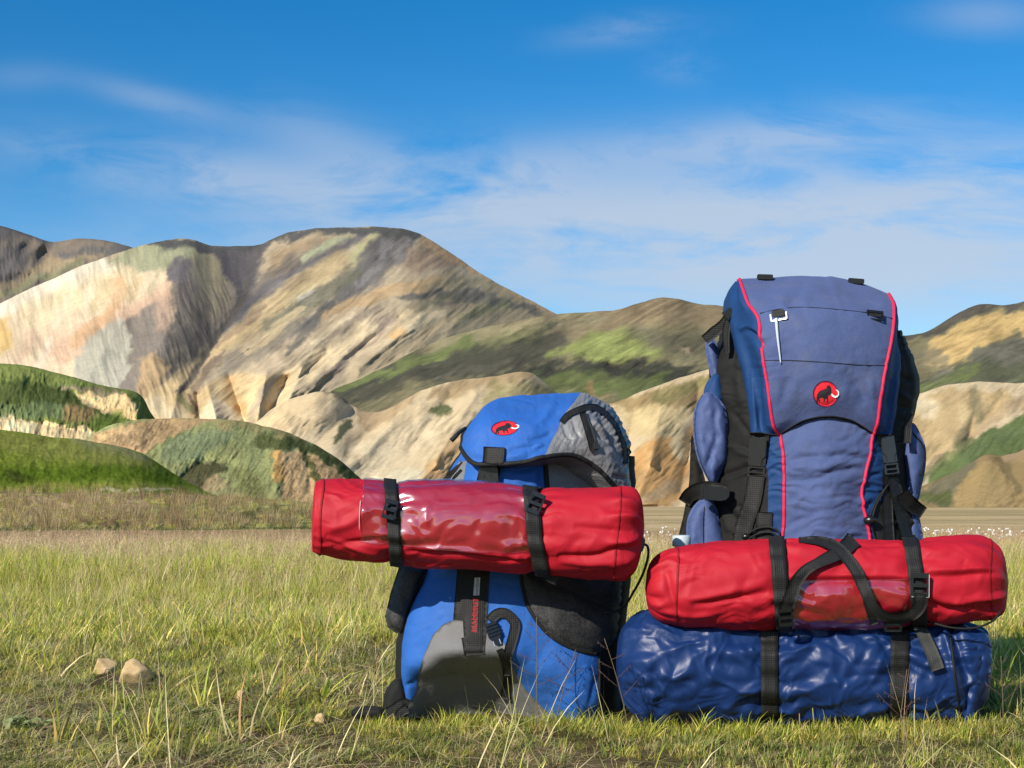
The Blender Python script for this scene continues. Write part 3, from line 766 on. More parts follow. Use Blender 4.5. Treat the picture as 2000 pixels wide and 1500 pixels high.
maskL = lambda x, y: 1 - sstep(420, 500, x - 0.35 * (600 - y))
maskR = lambda x, y: sstep(420, 500, x - 0.35 * (600 - y))
M_ridge = [(-600, 900), (-350, 760), (-150, 660), (0, 592), (100, 545), (210, 500), (290, 476), (340, 467), (372, 467), (415, 479), (460, 481), (500, 479), (560, 456), (610, 447), (680, 444), (745, 443), (790, 448), (830, 462),
           (880, 494), (950, 540), (1000, 568), (1085, 612), (1160, 650), (1300, 740)]
M_strokes = [
    (Pc, [(-400, 760), (-100, 645), (0, 590), (100, 545), (210, 500), (300, 486), (350, 505), (338, 560), (340, 610), (260, 640), (200, 700), (150, 780), (-400, 860)], 16, CREAM, 1),
    (Lc, [(-200, 690), (0, 602), (100, 555), (210, 514)], 17, WHITE, .85),
    (Lc, [(60, 610), (160, 570), (230, 545)], 26, (.70, .59, .38), .7),
    (Pc, [(215, 503), (290, 476), (370, 470), (402, 492), (398, 530), (330, 532), (258, 528)], 12, (.37, .37, .235), .95),
    (Lc, [(335, 570), (285, 600), (200, 640), (120, 690)], 24, PINK, .9),
    (Lc, [(230, 560), (210, 620), (150, 670)], 14, (.60, .40, .22), .7),
    (Lc, [(0, 640), (10, 665)], 18, (.62, .43, .15), .8), (Lc, [(40, 690), (120, 640)], 20, (.62, .47, .33), .6),
    (Lc, [(260, 540), (250, 580)], 10, (.50, .38, .20), .5), (Lc, [(210, 550), (180, 600)], 10, (.56, .45, .25), .5),
    (Pc, [(195, 648), (235, 618), (262, 668), (256, 705), (235, 760), (150, 760), (150, 700)], 10, (.45, .43, .34), .95),
    (Pc, [(238, 630), (300, 585), (322, 600), (335, 700), (270, 770), (225, 775), (260, 690)], 10, (.25, .215, .18), .95),  # shaded side of the spur, painted as a grey slab
    (Lc, [(315, 590), (318, 640)], 16, (.46, .33, .24), .8),
    (Pc, [(330, 530), (400, 478), (440, 500), (485, 540), (478, 590), (440, 650), (405, 705), (350, 770), (290, 790), (325, 690), (338, 610)], 14, (.235, .20, .155), .97),
    (Lc, [(395, 490), (430, 555), (460, 575)], 22, (.34, .30, .185), .8), (Lc, [(390, 520), (410, 600)], 18, (.28, .25, .17), .6),
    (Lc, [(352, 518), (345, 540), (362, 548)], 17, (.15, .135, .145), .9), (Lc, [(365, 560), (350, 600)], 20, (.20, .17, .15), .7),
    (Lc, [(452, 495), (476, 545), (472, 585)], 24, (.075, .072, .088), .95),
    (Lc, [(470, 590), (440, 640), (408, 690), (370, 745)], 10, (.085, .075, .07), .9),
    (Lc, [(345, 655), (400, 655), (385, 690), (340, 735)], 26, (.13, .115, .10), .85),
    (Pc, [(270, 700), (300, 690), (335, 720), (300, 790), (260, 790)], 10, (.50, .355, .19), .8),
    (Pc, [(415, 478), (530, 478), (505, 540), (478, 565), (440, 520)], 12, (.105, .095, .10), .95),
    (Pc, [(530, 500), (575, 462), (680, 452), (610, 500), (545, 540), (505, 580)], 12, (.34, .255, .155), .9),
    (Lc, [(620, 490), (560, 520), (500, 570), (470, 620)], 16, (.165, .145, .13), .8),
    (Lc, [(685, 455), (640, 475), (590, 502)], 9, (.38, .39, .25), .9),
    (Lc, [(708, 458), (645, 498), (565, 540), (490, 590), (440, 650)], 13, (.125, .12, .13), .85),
    (Lc, [(737, 455), (718, 480), (692, 508)], 12, (.42, .39, .22), .95),
    (Pc, [(748, 452), (812, 462), (800, 500), (765, 520), (735, 560), (690, 585), (640, 612), (565, 690), (530, 690), (650, 585), (705, 505)], 12, (.155, .145, .138), .95),
    (Lc, [(665, 510), (600, 548), (540, 592), (470, 655), (400, 710), (340, 760)], 19, (.50, .39, .22), .9),
    (Lc, [(610, 573), (594, 584)], 8, (.74, .70, .58), .9),
    (Lc, [(690, 535), (620, 582), (570, 612), (525, 640)], 17, (.165, .16, .11), .85),
    (Lc, [(570, 640), (500, 690), (440, 720)], 16, (.25, .22, .17), .7),
    (Lc, [(870, 548), (790, 560), (740, 575), (690, 602), (640, 625)], 13, (.50, .36, .20), .9),
    (Pc, [(800, 482), (870, 490), (912, 515), (830, 532), (780, 520)], 12, (.33, .245, .17), .9),
    (Lc, [(830, 472), (910, 518), (1000, 572), (1080, 612)], 9, (.49, .34, .20), .9),
    (Pc, [(870, 535), (960, 552), (1085, 618), (1160, 690), (880, 660), (760, 625), (800, 590)], 14, (.34, .285, .185), .9),
    (Lc, [(790, 580), (870, 570), (950, 580), (1050, 606)], 7, (.155, .145, .125), .85), (Lc, [(840, 588), (900, 585), (960, 590)], 4, (.17, .16, .13), .7),
    (Pc, [(625, 632), (700, 602), (780, 600), (720, 665), (640, 700), (560, 750), (450, 770), (400, 820), (500, 705)], 12, (.50, .405, .275), .9),
    (Lc, [(760, 640), (700, 690), (640, 720)], 22, (.36, .28, .215), .8), (Lc, [(850, 610), (760, 660), (680, 720)], 14, (.56, .46, .30), .8),
    (Lc, [(900, 640), (800, 690), (700, 745)], 30, (.40, .33, .21), .7),
    (Lc, [(720, 640), (650, 690), (560, 745)], 13, (.70, .57, .36), .8),
    (Pc, [(360, 800), (400, 745), (480, 728), (570, 730), (560, 800), (420, 860)], 12, (.63, .48, .265), .9),
    (Lc, [(425, 705), (392, 735), (372, 770)], 9, (.20, .15, .11), .8), (Lc, [(480, 640), (400, 705), (340, 755)], 8, (.62, .47, .26), .8),
    (Pc, [(270, 800), (300, 762), (345, 745), (380, 762), (385, 830), (260, 850)], 6, (.62, .47, .26), .9), (Lc, [(300, 790), (350, 815)], 14, (.68, .57, .37), .8), (Lc, [(350, 775), (375, 800)], 9, (.19, .20, .09), .8),
    (Lc, [(372, 768), (385, 800), (392, 830)], 5, (.17, .13, .09), .85), (Pc, [(388, 840), (400, 795), (425, 764), (455, 785), (485, 840)], 6, (.72, .60, .41), .9), (Lc, [(445, 745), (470, 800)], 10, (.58, .40, .19), .8), (Lc, [(500, 735), (490, 800)], 12, (.70, .55, .32), .8),
    (Lc, [(540, 740), (500, 790), (480, 840)], 9, (.42, .35, .25), .8), (Lc, [(600, 730), (540, 780)], 12, (.66, .54, .34), .7),
    (Lc, [(560, 470), (620, 462), (690, 456)], 5, (.40, .33, .22), .7), (Lc, [(760, 470), (740, 520), (700, 560)], 7, (.26, .245, .23), .8), (Lc, [(790, 470), (775, 500)], 8, (.24, .22, .20), .7), (Lc, [(640, 545), (600, 565), (560, 595)], 6, (.56, .46, .27), .8),
    (Lc, [(520, 600), (470, 640), (430, 680)], 5, (.30, .22, .15), .7), (Lc, [(590, 600), (540, 640), (480, 690)], 7, (.56, .45, .27), .7), (Lc, [(650, 600), (610, 640), (560, 690)], 6, (.13, .125, .11), .8), (Lc, [(690, 620), (650, 640), (610, 670)], 6, (.62, .52, .35), .8),
    (Lc, [(740, 600), (690, 630), (640, 660)], 5, (.33, .27, .2), .7), (Lc, [(780, 650), (770, 655)], 9, (.62, .42, .2), .8), (Lc, [(800, 610), (750, 650), (700, 690)], 5, (.58, .47, .3), .7), (Lc, [(930, 600), (880, 625), (820, 660)], 6, (.48, .39, .24), .7),
    (Lc, [(900, 560), (860, 580), (810, 610)], 5, (.22, .2, .13), .7), (Lc, [(985, 590), (940, 600), (900, 620)], 7, (.27, .26, .14), .7), (Lc, [(440, 560), (450, 600), (430, 640)], 9, (.26, .22, .17), .7), (Lc, [(395, 600), (385, 640)], 10, (.20, .17, .145), .7),
    (Lc, [(180, 540), (170, 600)], 7, (.72, .62, .44), .7), (Lc, [(130, 580), (100, 640)], 8, (.70, .58, .42), .6), (Lc, [(60, 640), (40, 700)], 9, (.62, .45, .31), .6), (Lc, [(220, 590), (190, 650)], 6, (.56, .36, .21), .6), (Lc, [(300, 530), (290, 570)], 6, (.45, .40, .25), .6),
    (Lc, [(100, 670), (80, 720)], 8, (.70, .58, .45), .6), (Lc, [(250, 660), (240, 720)], 7, (.52, .50, .39), .6),
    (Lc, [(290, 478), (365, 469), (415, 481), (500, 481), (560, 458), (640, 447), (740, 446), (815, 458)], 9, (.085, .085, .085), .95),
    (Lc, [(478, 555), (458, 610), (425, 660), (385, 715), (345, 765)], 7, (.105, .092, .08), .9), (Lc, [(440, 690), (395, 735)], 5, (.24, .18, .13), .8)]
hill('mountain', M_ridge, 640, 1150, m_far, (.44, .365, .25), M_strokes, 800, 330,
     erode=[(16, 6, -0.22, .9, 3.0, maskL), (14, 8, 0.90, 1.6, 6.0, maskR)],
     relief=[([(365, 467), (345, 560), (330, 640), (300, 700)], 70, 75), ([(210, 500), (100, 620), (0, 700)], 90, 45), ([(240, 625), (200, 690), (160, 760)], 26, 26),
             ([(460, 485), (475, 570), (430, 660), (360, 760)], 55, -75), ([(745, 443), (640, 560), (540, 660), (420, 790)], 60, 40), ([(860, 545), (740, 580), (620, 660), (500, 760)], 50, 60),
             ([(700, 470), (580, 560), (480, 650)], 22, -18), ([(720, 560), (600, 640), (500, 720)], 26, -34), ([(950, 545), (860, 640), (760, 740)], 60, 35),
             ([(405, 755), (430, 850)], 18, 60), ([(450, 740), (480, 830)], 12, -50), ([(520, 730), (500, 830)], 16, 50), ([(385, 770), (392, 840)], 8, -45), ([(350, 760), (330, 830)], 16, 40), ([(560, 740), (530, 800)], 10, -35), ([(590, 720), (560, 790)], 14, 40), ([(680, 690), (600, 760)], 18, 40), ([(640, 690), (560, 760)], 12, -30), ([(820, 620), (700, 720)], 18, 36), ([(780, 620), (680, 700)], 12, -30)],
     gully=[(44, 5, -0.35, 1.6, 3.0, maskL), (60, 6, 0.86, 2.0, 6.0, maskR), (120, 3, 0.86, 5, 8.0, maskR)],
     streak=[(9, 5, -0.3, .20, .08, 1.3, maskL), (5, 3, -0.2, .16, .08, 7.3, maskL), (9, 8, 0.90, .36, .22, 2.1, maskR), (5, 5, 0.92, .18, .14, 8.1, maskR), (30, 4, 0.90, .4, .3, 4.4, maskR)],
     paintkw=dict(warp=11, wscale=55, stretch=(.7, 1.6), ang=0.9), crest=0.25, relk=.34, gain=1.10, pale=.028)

G_ridge = [(520, 850), (600, 792), (640, 766), (700, 741), (760, 712), (840, 672), (940, 640), (1010, 626), (1085, 614), (1140, 610), (1200, 606), (1250, 592), (1290, 581), (1330, 586), (1370, 594), (1420, 600), (1520, 640), (1640, 668), (1750, 657),
           (1800, 650), (1835, 634), (1870, 612), (1900, 599), (1930, 594), (1965, 596), (2000, 589), (2150, 560), (2400, 600)]
mRight = lambda x, y: sstep(1600, 1700, x)
mLeft = lambda x, y: 1 - sstep(1600, 1700, x)
hill('hill', G_ridge, 430, 800, m_far, (.225, .20, .115), [
        (Lc, [(1000, 640), (1140, 622), (1290, 596), (1420, 610)], 34, (.25, .19, .115), .85),
        (Lc, [(820, 690), (940, 655), (1060, 630), (1160, 620)], 22, (.30, .265, .16), .7),
        (Lc, [(860, 690), (960, 672), (1060, 650)], 18, (.19, .20, .085), .7),
        (Lc, [(630, 775), (700, 750), (800, 722), (900, 712), (1000, 695), (1080, 665)], 32, (.060, .062, .047), .88),
        (Lc, [(660, 765), (760, 725), (840, 690), (920, 670)], 9, (.16, .19, .07), .85),
        (Lc, [(860, 735), (960, 715)], 7, (.14, .13, .10), .5),
        (Pc, [(1075, 690), (1150, 655), (1240, 645), (1300, 690), (1270, 705), (1150, 708)], 18, (.27, .30, .105), .95),
        (Lc, [(1260, 660), (1340, 680), (1420, 690)], 24, (.14, .13, .085), .7), (Lc, [(1330, 685), (1355, 690)], 6, (.38, .29, .19), .8),
        (Lc, [(1000, 735), (1070, 722), (1190, 714), (1290, 728), (1420, 745)], 13, (.040, .043, .032), .93),
        (Lc, [(1010, 760), (1100, 745), (1200, 748), (1300, 755)], 20, (.11, .14, .045), .85), (Lc, [(1150, 755), (1180, 775)], 8, (.30, .2, .10), .6),
        (Pc, [(1800, 700), (1830, 655), (1900, 622), (2000, 612), (2150, 590), (2100, 690), (2000, 650), (1930, 665), (1870, 700), (1830, 725)], 10, (.54, .39, .175), .95),
        (Lc, [(1740, 662), (1800, 655), (1870, 618), (1920, 600), (2000, 597)], 10, (.09, .08, .07), .85),
        (Lc, [(1760, 700), (1830, 690), (1840, 720)], 16, (.20, .18, .12), .8),
        (Pc, [(1790, 745), (1880, 700), (1930, 670), (2000, 655), (2300, 690), (2300, 900), (1780, 800)], 12, (.155, .15, .115), .92),
        (Lc, [(1880, 730), (1960, 730), (2050, 740)], 26, (.105, .115, .06), .8), (Lc, [(1790, 765), (1860, 735), (1900, 722)], 12, (.17, .20, .07), .8)],
     640, 220, erode=[(14, 6, 1.1, 1.6, 5.0, None)], relief=[([(1290, 581), (1230, 640), (1180, 700)], 60, 40), ([(1190, 716), (1300, 730)], 20, -20), ([(1080, 722), (1190, 712)], 14, -16), ([(1870, 705), (1930, 665), (2010, 640)], 24, -22), ([(840, 720), (960, 700)], 26, -14), ([(1960, 700), (1860, 760)], 40, 22)],
     gully=[(60, 5, 1.05, 2.0, 5.0, None)], streak=[(9, 9, 1.1, .55, .42, 3.1, None), (4, 8, 1.1, .35, .25, 9.1, None), (24, 3, 1.1, .35, .3, 5.2, None)],
     paintkw=dict(warp=15, wscale=45, stretch=(.6, 1.8), ang=1.05), gain=1.2, pale=.018)

T_ridge = [(200, 1010), (330, 960), (430, 895), (480, 845), (530, 800), (580, 775), (630, 765), (662, 772), (690, 792), (725, 806), (770, 792), (830, 760), (900, 742), (960, 735), (1030, 727), (1070, 752), (1110, 785), (1160, 792),
           (1210, 783), (1260, 762), (1330, 738), (1400, 720), (1500, 745), (1650, 790), (1780, 772), (1850, 752), (1930, 746), (2000, 748), (2150, 720), (2400, 760)]
T_strokes = [
    (Pc, [(290, 770), (330, 752), (385, 770), (380, 830), (250, 860)], 8, (.62, .47, .27), .8),
    (Pc, [(385, 850), (400, 790), (425, 762), (450, 775), (490, 850)], 8, (.72, .61, .42), .8), (Lc, [(455, 765), (470, 850)], 8, (.52, .38, .20), .7), (Lc, [(500, 762), (520, 840)], 14, (.68, .54, .33), .7),
    (Pc, [(490, 830), (560, 785), (620, 768), (660, 770), (685, 792), (640, 822), (560, 850)], 8, (.65, .51, .31), .9),
    (Pc, [(690, 800), (760, 765), (830, 748), (800, 800), (720, 850)], 8, (.42, .31, .18), .8), (Lc, [(640, 765), (700, 790), (740, 780)], 8, (.10, .09, .06), .7),
    (Lc, [(860, 770), (960, 740), (1030, 730)], 16, (.36, .26, .14), .8), (Pc, [(960, 745), (1080, 750), (1120, 800), (1000, 830), (900, 850)], 14, (.25, .225, .10), .7),
    (Lc, [(680, 830), (655, 855)], 11, (.085, .10, .05), .95, .25), (Lc, [(870, 800), (850, 810)], 12, (.11, .135, .05), .9, .3), (Lc, [(850, 835), (815, 870)], 7, (.30, .22, .13), .7),
    (Pc, [(640, 910), (720, 860), (830, 810), (880, 820), (800, 900), (700, 960)], 12, (.63, .52, .34), .9), (Lc, [(640, 880), (760, 880), (700, 930)], 12, (.64, .54, .36), .6),
    (Pc, [(800, 950), (880, 850), (930, 830), (980, 860), (920, 990), (780, 1000)], 14, (.56, .37, .18), .85), (Lc, [(700, 970), (800, 930)], 20, (.66, .60, .42), .8),
    (Pc, [(1180, 790), (1260, 765), (1400, 725), (1450, 760), (1400, 800), (1240, 810)], 10, (.34, .245, .115), .9), (Lc, [(1290, 775), (1400, 740)], 14, (.23, .21, .085), .75),
    (Pc, [(1200, 800), (1300, 790), (1350, 800), (1330, 850), (1230, 850)], 14, (.58, .46, .25), .9),
    (Pc, [(1210, 985), (1240, 890), (1280, 850), (1340, 850), (1360, 960), (1280, 990)], 14, (.55, .32, .12), .9),
    (Lc, [(1325, 850), (1340, 890)], 14, (.68, .55, .33), .9), (Lc, [(1270, 890), (1240, 960)], 8, (.60, .40, .19), .7), (Lc, [(1350, 930), (1240, 985)], 9, (.47, .34, .19), .9),
    (Pc, [(1780, 785), (1850, 760), (1960, 765), (1990, 790), (1900, 850), (1830, 900), (1770, 900)], 10, (.50, .375, .195), .9),
    (Lc, [(1795, 790), (1820, 800)], 16, (.66, .56, .37), .9), (Lc, [(1880, 800), (1880, 840)], 12, (.60, .47, .26), .8), (Lc, [(1900, 765), (1915, 830)], 10, (.28, .24, .13), .8), (Lc, [(1930, 775), (1950, 795)], 11, (.62, .46, .23), .8),
    (Lc, [(1800, 925), (1880, 865), (1960, 800), (2050, 775)], 9, (.50, .375, .22), .9), (Lc, [(1790, 945), (1900, 860), (1870, 870)], 8, (.16, .19, .07), .8),
    (Pc, [(1790, 985), (1830, 920), (1920, 850), (2050, 780), (2300, 780), (2300, 985)], 8, (.135, .185, .058), .95), (Lc, [(1880, 900), (1960, 850), (2040, 830)], 10, (.17, .21, .09), .6)]
hill('hill', T_ridge, 280, 470, m_mid, (.61, .49, .31), T_strokes, 780, 170, erode=[(15, 4, 0.75, 1.3, 7.0, None)],
     relief=[([(410, 758), (430, 860)], 20, 14), ([(450, 770), (455, 860)], 10, -9), ([(385, 770), (370, 850)], 12, -10), ([(650, 765), (560, 820)], 34, 22), ([(700, 790), (600, 880)], 26, -18), ([(830, 745), (720, 880)], 40, 18), ([(1030, 727), (900, 860), (800, 960)], 40, 20),
             ([(1120, 790), (960, 950)], 30, -24), ([(1330, 738), (1290, 850), (1250, 960)], 45, 26), ([(1350, 850), (1330, 960)], 16, -14), ([(1940, 746), (1860, 860)], 34, 14), ([(1910, 780), (1890, 860)], 12, -10), ([(1850, 900), (1800, 960)], 20, -10), ([(760, 800), (680, 890)], 14, -14), ([(800, 780), (720, 880), (640, 940)], 16, 16), ([(880, 770), (800, 880)], 12, -13), ([(930, 770), (850, 900)], 14, 15), ([(1240, 800), (1220, 900)], 12, -14), ([(1290, 790), (1270, 900)], 14, 16), ([(1365, 760), (1350, 900)], 14, -14), ([(1820, 790), (1800, 880)], 12, -10), ([(1960, 770), (1900, 850)], 14, -9)],
     relk=.75,
     gully=[(50, 4, 0.75, 1.3, 7.0, None)], streak=[(9, 5, 0.85, .30, .18, 3.7, None), (5, 3, 0.85, .18, .12, 9.7, None), (26, 2, 0.7, .3, .2, 6.2, None)],
     paintkw=dict(warp=9, wscale=40, stretch=(.8, 1.4), ang=0.8), gain=1.2, pale=.02)

hill('hill', [(1690, 1000), (1760, 965), (1810, 945), (1860, 925), (1900, 902), (1928, 888), (1955, 890), (1985, 884), (2040, 862), (2150, 850), (2350, 900)], 190, 270, m_mid, (.40, .30, .155), [
        (Pc, [(1860, 990), (1900, 925), (1930, 905), (1960, 930), (1980, 985)], 8, (.52, .385, .19), .9),
        (Pc, [(1760, 985), (1830, 940), (1920, 890), (1905, 920), (1850, 985)], 8, (.255, .235, .155), .9), (Lc, [(1950, 900), (1990, 950)], 9, (.24, .195, .11), .8),
        (Lc, [(1960, 895), (2030, 870)], 10, (.48, .35, .22), .8), (Lc, [(1790, 975), (1850, 970)], 10, (.15, .18, .06), .7)],
     260, 70, relief=[([(1928, 888), (1900, 990)], 22, 9), ([(1955, 892), (1985, 985)], 12, -7)], gully=[(16, 4, 0.6, .7, 4.0, None)], streak=[(8, 4, 0.9, .4, .3, 2.7, None)])

hill('knoll', [(-500, 720), (-200, 698), (0, 709), (60, 716), (110, 727), (160, 742), (210, 754), (262, 764), (280, 778), (295, 806), (330, 850), (420, 930)], 150, 240, m_mid, (.165, .195, .065), [
        (Lc, [(-200, 715), (0, 722), (100, 738), (200, 758)], 16, (.195, .225, .08), .8),
        (Pc, [(-300, 740), (0, 744), (70, 748), (130, 762), (215, 812), (160, 802), (60, 788), (-300, 785)], 8, (.085, .105, .04), .9),
        (Lc, [(120, 757), (180, 765), (240, 770)], 5, (.28, .22, .15), .8),
        (Pc, [(145, 769), (185, 772), (248, 770), (262, 795), (270, 820), (238, 818), (180, 792)], 5, (.62, .46, .25), .97, .3),
        (Pc, [(0, 788), (130, 785), (125, 815), (40, 822), (-200, 820)], 8, (.14, .17, .085), .8),
        (Lc, [(140, 805), (175, 805)], 15, (.28, .195, .10), .9), (Lc, [(190, 830), (235, 815)], 14, (.11, .145, .04), .9),
        (Pc, [(-300, 800), (0, 812), (80, 826), (110, 832), (165, 830), (188, 846), (186, 862), (80, 858), (-300, 850)], 5, (.60, .46, .26), .97, .3), (Lc, [(10, 822), (50, 835)], 10, (.68, .56, .35), .7)],
     420, 150, erode=[(12, 2.5, 0.15, .5, 7.0, None)], relief=[([(248, 770), (268, 815)], 14, 7), ([(82, 826), (80, 860)], 7, -4), ([(60, 748), (130, 764), (230, 815)], 14, -7), ([(0, 812), (100, 832), (188, 848)], 8, -4)], gully=[(22, 2, 0.3, .7, 3.0, None)], bmp=.5, bscale=14,
     streak=[(14, 1.2, 0.2, .35, .35, 2.7, None), (6, 2, 0.4, .3, .2, 1.7, None)], paintkw=dict(warp=9, wscale=30), gain=1.65, wob=12)

hill('knoll', [(90, 960), (150, 878), (200, 836), (255, 821), (330, 817), (390, 817), (440, 819), (500, 828), (555, 843), (610, 866), (660, 896), (700, 930), (740, 965), (790, 1000)], 95, 150, m_turf, (.26, .27, .13), [
        (Pc, [(120, 920), (190, 845), (300, 816), (420, 818), (350, 845), (290, 880), (250, 915)], 8, (.36, .25, .145), .9), (Lc, [(200, 850), (260, 835)], 8, (.52, .37, .2), .7), (Lc, [(240, 880), (275, 880)], 10, (.50, .33, .18), .7),
        (Pc, [(310, 890), (350, 850), (440, 830), (470, 850), (400, 885), (330, 905)], 10, (.195, .225, .13), .8), (Lc, [(420, 828), (520, 835), (580, 852)], 9, (.30, .25, .125), .8),
        (Lc, [(500, 860), (560, 862), (620, 880), (690, 930)], 12, (.095, .105, .045), .9),
        (Pc, [(530, 872), (562, 886), (600, 888), (640, 905), (690, 940), (740, 1000), (555, 1000), (548, 930)], 5, (.50, .345, .185), .97, .35), (Lc, [(540, 885), (550, 930)], 9, (.56, .34, .13), .8), (Lc, [(598, 885), (604, 915), (640, 950)], 6, (.115, .12, .05), .9),
        (Pc, [(345, 938), (385, 902), (445, 905), (430, 935), (385, 965)], 7, (.085, .08, .045), .93), (Lc, [(405, 950), (430, 945)], 14, (.34, .26, .15), .8), (Lc, [(470, 930), (500, 960)], 22, (.17, .175, .075), .8)],
     480, 150, erode=[(13, 3, 0.6, .22, 7.0, None)], relief=[([(555, 845), (535, 920), (545, 985)], 24, 6), ([(600, 890), (606, 960)], 8, -2.5), ([(345, 938), (400, 900), (450, 905)], 12, -5), ([(330, 817), (270, 900)], 30, -5)], gully=[(24, 3, 0.5, .5, 3.0, None)], bmp=0.25, bscale=12,
     streak=[(12, 1.5, 0.9, .4, .35, 2.2, None), (5, 3, 0.9, .3, .2, 3.3, None)], paintkw=dict(warp=10, wscale=26), gain=1.6, wob=12)

hill('knoll', [(-700, 800), (-350, 792), (-150, 812), (0, 838), (80, 850), (180, 862), (245, 874), (290, 892), (340, 925), (380, 948), (425, 968), (500, 990)], 55, 90, m_turf, (.165, .20, .04), [
        (Lc, [(150, 862), (240, 880), (285, 895)], 9, (.235, .225, .14), .85), (Lc, [(0, 860), (150, 880), (280, 910)], 20, (.205, .21, .065), .8),
        (Lc, [(0, 925), (120, 925), (220, 920), (330, 935)], 14, (.095, .14, .02), .85), (Lc, [(0, 955), (200, 952), (380, 960)], 7, (.22, .215, .06), .8), (Lc, [(20, 925), (45, 930)], 9, (.06, .07, .02), .8), (Lc, [(200, 958), (340, 960)], 2, (.5, .44, .3), .6)],
     420, 120, gully=[(60, 1, 0.3, 0.35, 3.0, None)], bmp=0.2, bscale=18, streak=[(20, .8, 0.0, .4, .35, 2.4, None), (6, .7, 0.0, .3, .3, 1.4, None)], paintkw=dict(warp=8, wscale=40), gain=1.45, wob=14)

hill('bank', [(-900, 950), (-400, 955), (0, 959), (120, 962), (250, 961), (400, 967), (560, 977), (700, 990), (850, 1004), (1000, 1014)], 18, 42, m_bank, (.215, .165, .085), [
        (Lc, [(0, 965), (200, 968), (420, 972)], 7, (.13, .11, .065), .85), (Lc, [(60, 985), (160, 980), (300, 985)], 12, (.32, .24, .15), .8),
        (Lc, [(300, 1005), (420, 990), (600, 985)], 16, (.19, .18, .075), .8), (Lc, [(420, 985), (560, 985), (640, 990)], 8, (.26, .25, .11), .6), (Lc, [(0, 1040), (300, 1038), (650, 1032)], 12, (.13, .145, .055), .85), (Lc, [(180, 1015), (280, 1020)], 14, (.15, .11, .06), .7), (Lc, [(420, 1012), (640, 1010)], 14, (.125, .125, .055), .7), (Lc, [(0, 995), (60, 985)], 4, (.10, .08, .05), .8)],
     560, 150, bmp=.35, bscale=16, zbase=-0.1, gully=[(70, .4, 0.1, 0.35, 3.0, None)], streak=[(26, .35, 0.0, .5, .45, 2.4, None), (7, .6, 0.0, .5, .5, 1.4, None)], paintkw=dict(warp=7, wscale=40), crest=0.2, flat_back=True, back=0.5, gain=1.7, wob=14)

# ------------------------------------------------------------------ ground: one sheet from under the camera to the horizon
def gz(x, y):
    r = np.hypot(x, y)
    return (0.018 * fbm(x / 0.9, y / 0.9, 4.2, 3) + 0.05 * fbm(x / 6, y / 6, 9.2, 2) * sstep(4.5, 9, r)) * (1 - sstep(60, 200, r)) - 0.0
rr = np.concatenate([np.linspace(0.2, 2.0, 8), np.geomspace(2.1, 60, 150), np.geomspace(65, 9000, 50)])
aa = np.concatenate([np.linspace(-0.62, 0.62, 320), np.linspace(0.62, 2 * math.pi - 0.62, 62)[1:-1]])
RR, AA = np.meshgrid(rr, aa, indexing='ij')
gx, gy = RR * np.sin(AA), RR * np.cos(AA)
gc = np.zeros(gx.shape + (3,)) + np.array((.105, .078, .042))
n1 = fbm(gx / 0.35, gy / 0.35, 1.1, 4); n2 = fbm(gx / 2.5, gy / 2.5, 6.1, 3)
def mixc(c, col, a): return c * (1 - a[..., None]) + np.array(col) * a[..., None]
gc = mixc(gc, (.22, .17, .10), sstep(0.0, .6, n1) * .7)
gc = mixc(gc, (.10, .115, .035), sstep(-.2, .5, n2) * .7)
gc = mixc(gc, (.30, .28, .10), sstep(5, 9, RR) * .8)
gc = mixc(gc, (.24, .145, .075), sstep(11, 14, RR) * .85)
st = fbm(gx / 160, np.log(np.maximum(gy, 1)) * 9, 2.7, 4)
gc = mixc(gc, (.52, .375, .19), sstep(20, 28, RR) * .95)
far = sstep(22, 32, RR)
gc = mixc(gc, (.33, .27, .13), far * sstep(0.05, .35, st) * .8)
gc = mixc(gc, (.60, .46, .26), far * sstep(0.1, .4, -st) * .7)
gzv = gz(gx, gy)
m_ground = terrain_mat('meadow_soil', 14.0, 0.8, 0.5, 0.02)
gf = gridfaces(gx.shape[0], gx.shape[1], True)
ground = mk('ground', np.stack([gx, gy, gzv], -1), gf, m_ground, None, col=gc)
tag(ground, kind='structure')
bm = bmesh.new(); bm.from_mesh(ground.data)
bmesh.ops.holes_fill(bm, edges=[e for e in bm.edges if e.is_boundary and (e.verts[0].co.length < 1)], sides=0)
bmesh.ops.recalc_face_normals(bm, faces=bm.faces)
if sum(f.normal.z for f in bm.faces) < 0: bmesh.ops.reverse_faces(bm, faces=bm.faces)
bm.to_mesh(ground.data); bm.free()
# ------------------------------------------------------------------ cloth, webbing and plastic of the packs
PURPLE = (.062, .091, .212); NAVY = (.010, .045, .145); ROYAL = (.020, .112, .41); GREYC = (.20, .20, .205); RED = (.41, .0075, .020)
f_purple = fabric('violet_blue_cordura', PURPLE, 0.8, 0.20, 1.2, 0.3, sheen=0.08, dirt=0.13, grain=430)
f_pocket = fabric('violet_blue_nylon', (.056, .086, .212), 0.65, 0.12, 0.3, 0.4)
f_navy = fabric('navy_nylon', NAVY, 0.68, 0.2, 0.5, 0.25, crease=0.12, grain=500)
f_black = fabric('black_nylon', (.013, .013, .012), 0.75, 0.3, 0.6, 0.2, crease=0.12, grain=500)
f_royal = fabric('royal_blue_cordura', ROYAL, 0.7, 0.14, 0.9, 0.35, dirt=0.09, grain=430)
f_grey = fabric('grey_ripstop', GREYC, 0.42, 0.12, 0.3, 0.5, crease=0.6, crease_scale=70)
f_greyb = fabric('grey_cordura', (.165, .165, .165), 0.75, 0.24, 1.2, 0.35, dirt=0.2, grain=430)
f_red = fabric('red_nylon', RED, 0.62, 0.12, 0.4, 0.30, grain=500, crease=0.10, crease_scale=26)
